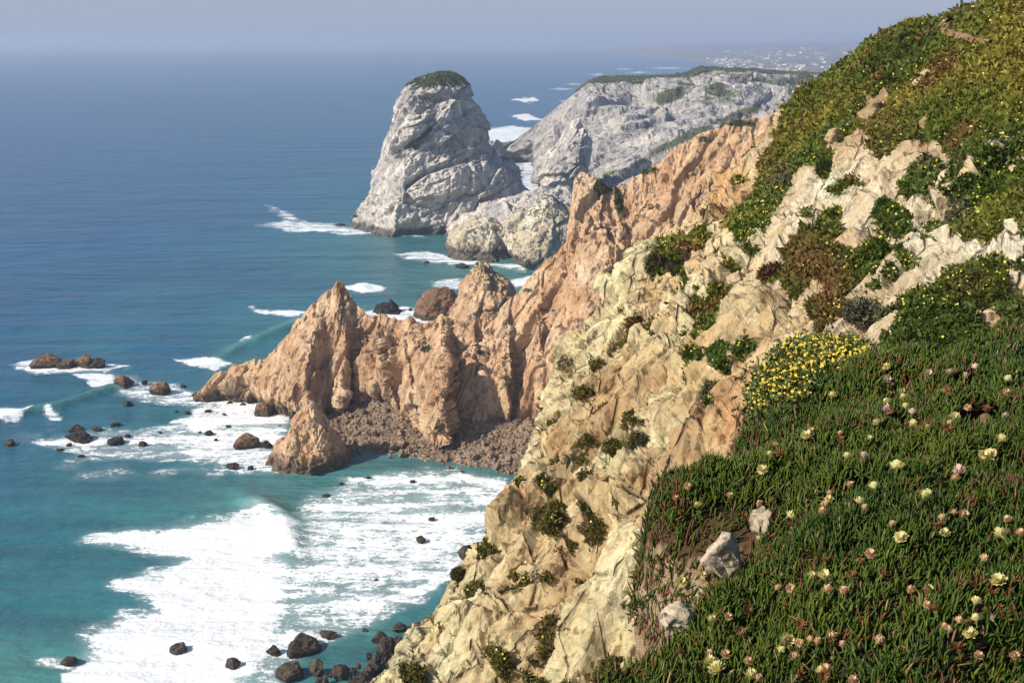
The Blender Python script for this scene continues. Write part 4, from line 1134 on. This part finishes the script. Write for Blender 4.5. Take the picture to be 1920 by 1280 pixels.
def shrub(x, y, w, h, col, lab, seed):
    P, N, _ = hill_find(x, y); d = (P - CAM) @ FW
    g = np.random.default_rng(seed)
    rx = w / 2 / FPX * d; rz = h / 2 / FPX * d
    n = 900
    q = g.normal(0, 1, (n, 3)); q /= np.linalg.norm(q, axis=1, keepdims=True)
    q *= (g.uniform(.35, 1., n) ** .5)[:, None] * (1 + .3 * fbm(q * 2 + seed, 1.2, 3, seed))[:, None]
    p = q * np.array([rx, rx * .8, rz])
    cols = np.array(col) * (1 + .4 * fbm(p * 3 / rx, 1., 3, seed + 1))[:, None]
    V, F, c = tufts(p, q, np.full(n, rx * .26), cols, 3, .6, seed)
    root = obj('shrub', None, None, P + N * rx * .25)
    tag(root, lab, 'shrub')
    obj('foliage', mesh_of('foliage', V, F, M_tuft, True, None, {'tint': c}), root)
    th = np.linspace(0, 2 * np.pi, 8, endpoint=False)
    zz = np.linspace(-rz * .55, rz * .4, 5)
    W = np.stack([np.stack([np.cos(th) * rx * .07 * (1 - .15 * i) + .04 * rx * i, np.sin(th) * rx * .07 * (1 - .15 * i), 0 * th + z], -1) for i, z in enumerate(zz)])
    obj('stem', mesh_of('stem', W, grid_faces(5, 8, True), M_soil, True), root)
G1 = (.05, .075, .015); G2 = (.085, .08, .03); G3 = (.13, .12, .075); G4 = (.11, .05, .025)
for k, (x, y, w, h, col, lab) in enumerate([
        (1690, 476, 24, 36, G1, 'small upright green shrub growing on the pale rock face'), (1656, 396, 34, 42, G1, 'dark green shrub in a cleft of the pale outcrop'), (1547, 318, 32, 34, G1, 'round green shrub crowning the top of the pale outcrop'),
        (1615, 590, 66, 46, G3, 'wide grey feathery shrub behind the daisy patch'), (1230, 495, 34, 40, G2, 'olive shrub on the cliff brow over the cove'), (1495, 655, 60, 44, G2, 'olive bushy shrub bordering the daisies and the cliff'),
        (1345, 748, 50, 56, G2, 'pale olive shrub on the orange bank beside the cliff rock'), (858, 1078, 28, 26, G2, 'tiny rusty green shrub on the lower cliff edge'), (1195, 840, 36, 60, G2, 'hanging dark olive shrub in a crack of the lower cliff'),
        (1450, 520, 50, 40, G4, 'rusty brown shrub below the green strip')]):
    shrub(x, y, w, h, col, lab, 500 + k)

# ------------------------------------------------------------------ THE LEDGE IN FRONT, under ice plant
LEDGE = [(1090, 1330), (1150, 1262), (1215, 1180), (1275, 1118), (1340, 1068), (1410, 1012), (1425, 985), (1395, 975), (1330, 985), (1280, 975), (1246, 945), (1243, 918), (1285, 888), (1350, 893), (1398, 862), (1402, 800), (1425, 735), (1448, 690), (1490, 655), (1560, 645), (1750, 655), (1920, 650), (2150, 640), (2600, 700), (2600, 1600), (1090, 1600)]
def ledge_plane(x, y):
    return H - 3.05 - .055 * (y - 4.6) - .13 * (2.4 - x)
def ledge_hit(px, py, dz=0.):
    r = ray(px, py); s = np.full(np.shape(px), 8.)
    for _ in range(30):
        q = CAM + r * s[..., None]
        f = q[..., 2] - ledge_plane(q[..., 0], q[..., 1]) - dz
        fd = r[..., 2] + .055 * r[..., 1] - .13 * r[..., 0]
        s = np.clip(s - f / fd, 1, 60)
    return CAM + r * s[..., None]
LW = [tuple(q[:2]) for q in ledge_hit(np.array([a for a, b in LEDGE], float), np.array([min(b, 1500) for a, b in LEDGE], float))]
LW = LW[:-2] + [(14., -6.), (-.2, -6.)]
def ledge_z(x, y):
    """height of the ledge incl. its bank, and signed distance inside"""
    P = np.stack([x, y, 0 * x], -1)
    xx = x + .22 * fbm(P, 1.3, 3, 301); yy = y + .22 * fbm(P, 1.3, 3, 302)
    ins = inpoly(xx, yy, LW); d = segdist(xx, yy, LW, True); sd = np.where(ins, d, -d)
    z = ledge_plane(x, y) + .10 * fbm(P, .8, 4, 303) + .05 * fbm(P, 2.2, 3, 304)
    z = z - .22 * np.exp(-np.maximum(sd, 0) / .25) * (sd > -1)
    out = np.maximum(-sd, 0)
    z = z - np.where(sd < 0, 7. * out, 0) 
    return z, sd
def ledge_hump(x, y):
    P = np.stack([x, y, np.full(np.shape(x), H - 3.5)], -1)
    return .24 * sstep(-.3, .5, fbm(P, .95, 3, 402)) + .11 * sstep(-.25, .35, fbm(P, 2.6, 2, 403))
def build_ledge():
    xs = np.linspace(-2.5, 12, 480); ys = np.linspace(-6, 17.5, 640)
    Y, X = np.meshgrid(ys, xs, indexing='ij')
    Z, sd = ledge_z(X, Y)
    P = np.stack([X, Y, np.maximum(Z, H - 16)], -1)
    N = gnormals(P); N *= np.sign(N[..., 2:3])
    v, e = facet(stretch(P, DIP, 1.8), .8, 7)
    v2, e2 = facet(stretch(P, DIP, 1.8), .3, 8)
    bank = sstep(-.0, -.25, sd)
    P = P + N * (bank * (.34 * v + .16 * v2 + .08 * fbm(P, 4., 3, 6)))[..., None]
    t = NT('ledge_earth')
    a = t.attr('bank').outputs['Fac']
    n1 = t.noise(t.pos(), 1.3, 7, .7); n2 = t.noise(t.pos(), 9., 6, .75)
    soil = t.ramp(n1, [(.35, (.05, .035, .018)), (.5, (.10, .06, .03)), (.65, (.17, .10, .055))])
    rock = t.ramp(n1, [(.36, (.17, .10, .06)), (.47, (.33, .21, .12)), (.56, (.48, .35, .21)), (.68, (.60, .50, .34))])
    bare = t.attr('bare').outputs['Fac']
    c = t.mix(bare, soil, (.30, .18, .09))
    c = t.mix(t.maprange(t.math('ADD', a, t.math('MULTIPLY', t.math('SUBTRACT', n1, .5), .8)), .35, .7), c, rock)
    c = t.mix(.5, c, t.ramp(n2, [(.3, .6), (.5, 1.), (.7, 1.25)]), 'MULTIPLY')
    t.principled(c, .95, .2, t.bump(t.math('ADD', n1, t.math('MULTIPLY', n2, .5)), 1., .16))
    px, py, _ = proj(P)
    bare = np.exp(-(((px - 1835) / 45) ** 2 + ((py - 832) / 22) ** 2)) + np.exp(-(((px - 1740) / 70) ** 2 + ((py - 688) / 5) ** 2)) * .8
    P[..., 2] += np.clip(bare, 0, 1) * (ledge_hump(X, Y) * .7 + .03)
    o = obj('cliff_ledge', mesh_of('cliff_ledge', P, grid_faces(*X.shape), t.m, True, {'bank': sstep(.06, -.08, sd), 'bare': np.clip(bare, 0, 1)}))
    tag(o, 'earthy ledge at the cliff edge under the ice plant carpet', 'ledge', kind='structure')
build_ledge()

def ice_leaves():
    g = np.random.default_rng(71)
    n0 = 560000
    # sample in plan, thinned with distance
    x = g.uniform(-.5, 11.5, n0); y = g.uniform(2.6, 14.2, n0)
    P = np.stack([x, y, np.full(n0, H - 3.5)], -1)
    px, py, _ = proj(P)
    keep = (px < 3000) & (py < 1760) & (px > 1060)
    x, y = x[keep], y[keep]
    z, sd = ledge_z(x, y)
    P = np.stack([x, y, z], -1)
    px, py, _ = proj(P)
    nz = fbm(P, 1.6, 4, 401)
    ok = (sd > -.14) & ~((((px - 1835) / 48) ** 2 + ((py - 832) / 24) ** 2) < 1 + nz) & ~((np.abs(py - 690) < 6) & (px > 1650) & (px < 1830) & (nz > -.1)) & (g.random(len(x)) < sstep(-.45, .05, nz + .5) * (.32 + .68 * sstep(-.38, .1, fbm(P, 2.6, 2, 403))))
    P = P[ok]; px, py, nz = px[ok], py[ok], nz[ok]
    n = len(P)
    hump = ledge_hump(P[:, 0], P[:, 1])
    P[:, 2] += hump + g.uniform(-.05, .03, n)
    L = g.uniform(.062, .122, n) * (1 + .15 * nz); W = g.uniform(.0062, .0100, n) * np.clip(P[:, 1] / 8., .9, 1.4)
    az = g.uniform(0, 2 * np.pi, n); tilt = np.abs(g.normal(0, .55, n))
    # leaves lean a little with the wind
    d = np.stack([np.sin(tilt) * np.cos(az) + .12, np.sin(tilt) * np.sin(az), np.cos(tilt)], -1); d /= np.linalg.norm(d, axis=1, keepdims=True)
    s1 = np.cross(d, g.normal(0, 1, (n, 3))); s1 /= np.linalg.norm(s1, axis=1, keepdims=True); s2 = np.cross(d, s1)
    bend = s1 * (g.uniform(.05, .35, n) * L)[:, None]
    ring = [(0., .75), (.35, 1.), (.75, .75)]
    V = []
    for (t, wv) in ring:
        c = P + d * (L * t)[:, None] + bend * t * t
        for a in (0, 2.094, 4.189):
            V.append(c + (s1 * math.cos(a) + s2 * math.sin(a)) * (W * wv)[:, None])
    V.append(P + d * L[:, None] + bend)
    V = np.stack(V, 1)
    q = []; tr = []
    for r in range(2):
        for k in range(3): q.append((r * 3 + k, r * 3 + (k + 1) % 3, (r + 1) * 3 + (k + 1) % 3, (r + 1) * 3 + k))
    for k in range(3): tr.append((6 + k, 6 + (k + 1) % 3, 9))
    o10 = (np.arange(n) * 10)[:, None, None]
    FQ = (np.array(q)[None] + o10).reshape(-1, 4); FT = (np.array(tr)[None] + o10).reshape(-1, 3)
    base = np.array([.026, .055, .005]); lime = np.array([.115, .145, .015]); red = np.array([.16, .05, .025]); straw = np.array([.26, .17, .08])
    e = fbm(P, 1.1, 3, 404); m = g.random(n)
    c = base + (lime - base) * np.clip(.35 + .5 * e + g.normal(0, .25, n), 0, 1)[:, None]
    c = np.where((m < .015 + .15 * sstep(.15, .5, fbm(P, 1.6, 3, 405)))[:, None], red, c)
    c = np.where((m > .975)[:, None], straw, c)
    edge = sstep(.35, 0, np.maximum(ledge_z(P[:, 0], P[:, 1])[1], 0)) * (g.random(n) < .25)
    c = np.where((edge > .5)[:, None], red * 1.1, c)
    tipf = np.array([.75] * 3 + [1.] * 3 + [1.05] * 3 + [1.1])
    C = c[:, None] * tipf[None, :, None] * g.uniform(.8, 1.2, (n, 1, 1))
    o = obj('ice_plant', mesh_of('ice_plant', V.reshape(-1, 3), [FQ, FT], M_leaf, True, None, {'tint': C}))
    tag(o, 'carpet of upright succulent ice plant leaves on the ledge', 'ice plant', kind='stuff')
ice_leaves()

# ---- boulders on the rim of the ledge
def rim_boulder(x, y, w, h, dist, lab, k, mat, rot=0.):
    p = ledge_hit(np.array(float(x)), np.array(y + h * .3)); p = p + np.array([0, 0, h * .06 / FPX * dist])
    o = obj('rim_boulder', variant(mat, k))
    o.scale = (w / 2 / FPX * dist, w / 2 / FPX * dist * .9, h / 2 / FPX * dist); o.location = p; o.rotation_euler = (0, rot, .3)
    tag(o, lab, 'boulder')
rim_boulder(1356, 1022, 74, 80, 8.25, 'pale grey boulder set in the rim beneath the ice plant', 1, M_ledgeboulder, .3)
rim_boulder(1432, 970, 52, 50, 8.75, 'smaller tan boulder above the pale rim boulder', 3, M_ledgeboulder)
rim_boulder(1266, 1142, 66, 52, 7.6, 'low tan stone at the lower rim of the ice plant carpet', 5, M_ledgeboulder, .5)
def big_round():
    P, N = loft([(992, 1180, 1240), (1000, 1165, 1258), (1020, 1150, 1280), (1060, 1140, 1296), (1100, 1142, 1290), (1130, 1160, 1280), (1160, 1180, 1265)], 26.5, [.4, .65, .9, 1.1, 1.1, 1., .8], 150, 240,
                rockdisp([(1.2, .42, 401), (.5, .2, 402), (.22, .09, 403)], [(.7, .12, 3), (3., .06, 4)], DIP, 1.4), zbot=H - 16, pw=2.2)
    tag(obj('slope_boulder', body('slope_boulder', P, M_hill)), 'great rounded cream boulder just off the rim of the ice plant', 'boulder')
big_round()

# ---- ice plant flowers
def flower_mesh(name, petal, centre, npet, R, cup, seed):
    g = np.random.default_rng(seed)
    V = []; F = []; mt = []
    for layer, (rr, lift) in enumerate(((1., 0.), (.8, .2), (.55, .35))):
        for k in range(npet):
            a = 2 * math.pi * (k + .5 * layer) / npet + g.uniform(-.06, .06); r = R * rr * g.uniform(.85, 1.1); w = R * .17
            ca, sa = math.cos(a), math.sin(a)
            zt = R * (cup + lift) * g.uniform(.7, 1.3)
            b = len(V)
            for (t, ww, zz) in ((.18, .5, 0.), (.65, 1.1, zt * .55), (1., .35, zt)):
                for sgn in (-1, 1):
                    V.append((ca * r * t - sa * w * ww * sgn, sa * r * t + ca * w * ww * sgn, zz + .004 * layer))
            F += [(b, b + 1, b + 3, b + 2), (b + 2, b + 3, b + 5, b + 4)]; mt += [0, 0]
    b = len(V); k = 10
    for (q, z) in ((.30, .02), (.24, .16)):
        for i in range(k):
            a = 2 * math.pi * i / k; V.append((math.cos(a) * R * q, math.sin(a) * R * q, R * z))
    V.append((0, 0, R * .2))
    for i in range(k):
        F.append((b + i, b + (i + 1) % k, b + k + (i + 1) % k, b + k + i)); mt.append(1)
        F.append((b + k + i, b + k + (i + 1) % k, b + 2 * k)); mt.append(1)
    b = len(V)                                   # fleshy calyx and stalk
    for (q, z) in ((.10, -1.1), (.12, -.5), (.28, -.15), (.30, .0)):
        for i in range(6):
            a = 2 * math.pi * i / 6; V.append((math.cos(a) * R * q, math.sin(a) * R * q, R * z))
    for r in range(3):
        for i in range(6):
            F.append((b + r * 6 + i, b + r * 6 + (i + 1) % 6, b + (r + 1) * 6 + (i + 1) % 6, b + (r + 1) * 6 + i)); mt.append(2)
    me = bpy.data.meshes.new(name); me.from_pydata(V, [], F)
    for m in (petal, centre, M_stalk): me.materials.append(m)
    me.polygons.foreach_set('material_index', mt); me.update(); return me
def simple(name, col, rough=.6, trans=.3):
    t = NT(name); n = t.noise(t.pos(), 60., 3, .5)
    c = t.mix(t.maprange(n, .35, .65), tuple(q * .8 for q in col), tuple(min(1, q * 1.1) for q in col))
    pr = t.principled(c, rough, .2)
    tr = t.n('ShaderNodeBsdfTranslucent'); t.l(c, tr.inputs[0]); mx = t.n('ShaderNodeMixShader'); mx.inputs[0].default_value = trans
    t.l(pr.outputs[0], mx.inputs[1]); t.l(tr.outputs[0], mx.inputs[2]); t.l(mx.outputs[0], t.out.inputs['Surface']); return t.m
M_stalk = simple('flower_stalk', (.10, .14, .03), .5, .05)
M_yel = simple('pale_yellow_petal', (.80, .71, .32)); M_sal = simple('salmon_petal', (.78, .52, .30)); M_pnk = simple('pale_pink_petal', (.80, .58, .48)); M_dry = simple('withered_petal', (.24, .10, .04))
M_cy = simple('yellow_centre', (.75, .52, .04), .7, 0.)
FL = {'y': [flower_mesh('flower', M_yel, M_cy, 19, .043, .45, k) for k in range(3)], 's': [flower_mesh('flower', M_sal, M_sal, 20, .030, .5, k + 5) for k in range(3)],
      'p': [flower_mesh('flower', M_pnk, M_cy, 18, .036, .6, k + 9) for k in range(2)], 'd': [flower_mesh('flower', M_dry, M_dry, 6, .036, .3, k + 13) for k in range(2)]}
LAB = {'y': ('open pale yellow flower on the ice plant carpet', 'yellow ice plant flowers'), 's': ('half closed salmon orange flower on the ice plant carpet', 'salmon ice plant flowers'),
       'p': ('pale pink flower on the ice plant carpet', 'pink ice plant flowers'), 'd': ('withered rusty star shaped flower among ice plant leaves', 'withered ice plant flowers')}
FP = {'y': [(1820, 1190), (1540, 1262), (1347, 1258), (1333, 1243), (1407, 1270), (1520, 1082), (1478, 968), (1430, 882), (1640, 915), (1682, 876), (1555, 938), (1843, 853), (1858, 856), (1875, 826), (1647, 795), (1695, 750), (1665, 692), (1665, 756), (1628, 822), (1310, 950), (1337, 1066), (1318, 1078), (1462, 1222), (1690, 878), (1610, 944), (1422, 1012), (1277, 1092), (1690, 735), (1560, 745), (1770, 735)],
      's': [(1740, 1138), (1773, 1178), (1795, 1167), (1712, 1110), (1580, 1212), (1532, 1206), (1553, 1192), (1645, 1204), (1358, 1230), (1402, 1242), (1486, 1233), (1420, 1274), (1554, 1110), (1455, 1104), (1482, 1103), (1620, 954), (1592, 912), (1765, 974), (1803, 967), (1784, 960), (1892, 977), (1912, 1003), (1842, 1050), (1672, 722), (1667, 738), (1741, 802), (1778, 795), (1815, 764), (1862, 853), (1449, 835), (1518, 808), (1573, 814), (1265, 935), (1290, 912), (1585, 1110), (1550, 1258), (1600, 1278), (1672, 986)],
      'p': [(1660, 712), (1664, 770), (1862, 1162), (1620, 857), (1740, 702), (1813, 706), (1886, 782), (1710, 776), (1800, 885), (1830, 690), (1780, 700)]}
def put_flower(x, y, kd, g):
    r = ray(x, y); ss = np.linspace(3.5, 16, 900); q = CAM + r * ss[:, None]
    top = ledge_z(q[:, 0], q[:, 1])[0] + ledge_hump(q[:, 0], q[:, 1]) + .085
    k = int(np.argmax(q[:, 2] < top)); p = q[k] if k else ledge_hit(np.array(x, float), np.array(y, float), .14)
    o = obj('flower', FL[kd][int(g.integers(len(FL[kd])))])
    o.location = p; s = g.uniform(.7, 1.2); o.scale = (s, s, s)
    o.rotation_euler = (g.normal(.45, .25), g.normal(-.2, .25), g.uniform(0, 6.28))
    tag(o, LAB[kd][0], 'flower', LAB[kd][1])
gf = np.random.default_rng(51)
for kd, L in FP.items():
    for x, y in L: put_flower(x, y, kd, gf)
n = 0
while n < 60:
    x, y = gf.uniform(1260, 1915), gf.uniform(690, 1275)
    if not inpoly(np.array(x), np.array(y), [(1180, 1260), (1260, 1160), (1440, 1010), (1450, 950), (1270, 950), (1420, 860), (1450, 760), (1920, 690), (1920, 1280)]): continue
    put_flower(x, y, 'd' if n < 24 else ('y' if n % 2 else 's'), gf); n += 1

# ---- yellow daisies at the head of the ledge
def daisies():
    g = np.random.default_rng(61)
    poly = [(1412, 775), (1425, 735), (1455, 700), (1478, 668), (1500, 655), (1540, 665), (1580, 672), (1625, 680), (1640, 690), (1625, 715), (1590, 718), (1560, 725), (1530, 740), (1500, 765), (1470, 770), (1430, 770)]
    x = g.uniform(1400, 1660, 9000); y = g.uniform(645, 785, 9000)
    k = inpoly(x + g.normal(0, 14, 9000), y + g.normal(0, 8, 9000), poly)
    x, y = x[k][:1700], y[k][:1700]
    p = ledge_hit(x, y, .0); z, sd = ledge_z(p[:, 0], p[:, 1]); p[:, 2] = np.maximum(z, ledge_plane(p[:, 0], p[:, 1]) - .1) + ledge_hump(p[:, 0], p[:, 1]) * .5 + g.uniform(.12, .26, len(p))
    # foliage
    q = np.repeat(p, 5, 0) + g.normal(0, .05, (len(p) * 5, 3)); q[:, 2] -= g.uniform(.06, .24, len(q))
    cols = np.array([.10, .12, .03]) * g.uniform(.6, 1.3, (len(q), 1))
    V, F, c = tufts(q, np.tile([0, 0, 1.], (len(q), 1)), np.full(len(q), .06), cols, 3, .5, 62)
    m = 8; th = np.linspace(0, 2 * np.pi, m, endpoint=False)
    tilt = g.normal(0, .35, (len(p), 2)); s = g.uniform(.008, .016, len(p))
    nn = np.array([-.3, -.65, .7]) + g.normal(0, .3, (len(p), 3)); nn /= np.linalg.norm(nn, axis=1, keepdims=True)
    e1 = np.cross(nn, [0, 0, 1.]); e1 /= np.linalg.norm(e1, axis=1, keepdims=True); e2 = np.cross(nn, e1)
    ring = p[:, None] + s[:, None, None] * (np.cos(th)[None, :, None] * e1[:, None] + np.sin(th)[None, :, None] * e2[:, None])
    cen = p + np.array([0, 0, .006])
    V2 = np.concatenate([ring, cen[:, None]], 1).reshape(-1, 3)
    F2 = (np.array([[i, (i + 1) % m, m] for i in range(m)])[None] + (np.arange(len(p)) * (m + 1))[:, None, None]).reshape(-1, 3) + len(V)
    c2 = np.concatenate([np.tile([.74, .60, .08], (len(p), m, 1)), np.tile([.70, .40, .02], (len(p), 1, 1))], 1).reshape(-1, 3)
    o = obj('daisies', mesh_of('daisies', np.concatenate([V, V2]), [F, F2], M_tuft, True, None, {'tint': np.concatenate([c, c2])}))
    tag(o, 'dense patch of bright yellow daisies at the edge of the ledge', 'daisies', kind='stuff')
daisies()

# ------------------------------------------------------------------ air, light, camera
def haze():
    s = 43000; zt = 158.; zb = -8.
    V = [(-s, -s, zb), (s, -s, zb), (s, s, zb), (-s, s, zb), (-s, -s, zt), (s, -s, zt), (s, s, zt), (-s, s, zt)]
    me = bpy.data.meshes.new('haze')
    me.from_pydata(V, [], [(3, 2, 1, 0), (4, 5, 6, 7), (0, 1, 5, 4), (1, 2, 6, 5), (2, 3, 7, 6), (3, 0, 4, 7)])
    m = bpy.data.materials.new('haze_air'); m.use_nodes = True; t = m.node_tree; t.nodes.clear()
    out = t.nodes.new('ShaderNodeOutputMaterial'); v = t.nodes.new('ShaderNodeVolumePrincipled')
    v.inputs['Color'].default_value = (.62, .735, .98, 1); v.inputs['Density'].default_value = HAZE; v.inputs['Anisotropy'].default_value = .1
    t.links.new(v.outputs[0], out.inputs['Volume'])
    me.materials.append(m)
    tag(obj('haze', me), 'thin sea haze', 'haze', kind='stuff')
HAZE = 1.55e-4
haze()

SUN_EL, SUN_AZ = 36., 248.       # azimuth clockwise from +Y
el, az = math.radians(SUN_EL), math.radians(SUN_AZ)
S = Vector((math.sin(az) * math.cos(el), math.cos(az) * math.cos(el), math.sin(el)))
sl = bpy.data.lights.new('sun', 'SUN'); sl.energy = 5.; sl.angle = math.radians(.53); sl.color = (1., .93, .82)
so = bpy.data.objects.new('sun', sl); COL.objects.link(so); so.rotation_euler = S.to_track_quat('Z', 'Y').to_euler()
w = bpy.data.worlds.new('World'); SC.world = w; w.use_nodes = True
nt = w.node_tree; nt.nodes.clear()
sk = nt.nodes.new('ShaderNodeTexSky'); sk.sky_type = 'NISHITA'; sk.sun_disc = False; sk.sun_elevation = el; sk.sun_rotation = az; sk.air_density = 1.; sk.dust_density = .8; sk.ozone_density = 3.
bg = nt.nodes.new('ShaderNodeBackground'); bg.inputs[1].default_value = .10
wo = nt.nodes.new('ShaderNodeOutputWorld'); tc = nt.nodes.new('ShaderNodeTexCoord'); sp = nt.nodes.new('ShaderNodeSeparateXYZ'); nt.links.new(tc.outputs['Generated'], sp.inputs[0])
mr = nt.nodes.new('ShaderNodeMapRange'); mr.interpolation_type = 'SMOOTHSTEP'; nt.links.new(sp.outputs[2], mr.inputs[0])
mr.inputs[1].default_value = -.02; mr.inputs[2].default_value = .22; mr.inputs[3].default_value = .95; mr.inputs[4].default_value = 0.
mx = nt.nodes.new('ShaderNodeMix'); mx.data_type = 'RGBA'; nt.links.new(mr.outputs[0], mx.inputs[0]); nt.links.new(sk.outputs[0], mx.inputs[6])
mx.inputs[7].default_value = (3.05, 3.55, 4.95, 1)      # milky lavender air near the horizon
nt.links.new(mx.outputs[2], bg.inputs[0]); nt.links.new(bg.outputs[0], wo.inputs[0])

cd = bpy.data.cameras.new('camera'); co = bpy.data.objects.new('camera', cd); COL.objects.link(co)
cd.sensor_width = 36; cd.lens = 36 * FPX / 1920; cd.clip_start = .1; cd.clip_end = 120000
co.location = (0, 0, H); co.rotation_euler = (math.pi / 2 - PITCH, 0, 0)
SC.camera = co
SC.view_settings.view_transform = 'Standard'; SC.view_settings.look = 'None'; SC.view_settings.exposure = .28; SC.view_settings.gamma = 1.
SC.cycles.max_bounces = 4; SC.cycles.diffuse_bounces = 2; SC.cycles.glossy_bounces = 2; SC.cycles.transmission_bounces = 2; SC.cycles.volume_bounces = 0
SC.cycles.use_denoising = True
try: SC.cycles.denoiser = 'OPENIMAGEDENOISE'
except Exception: pass
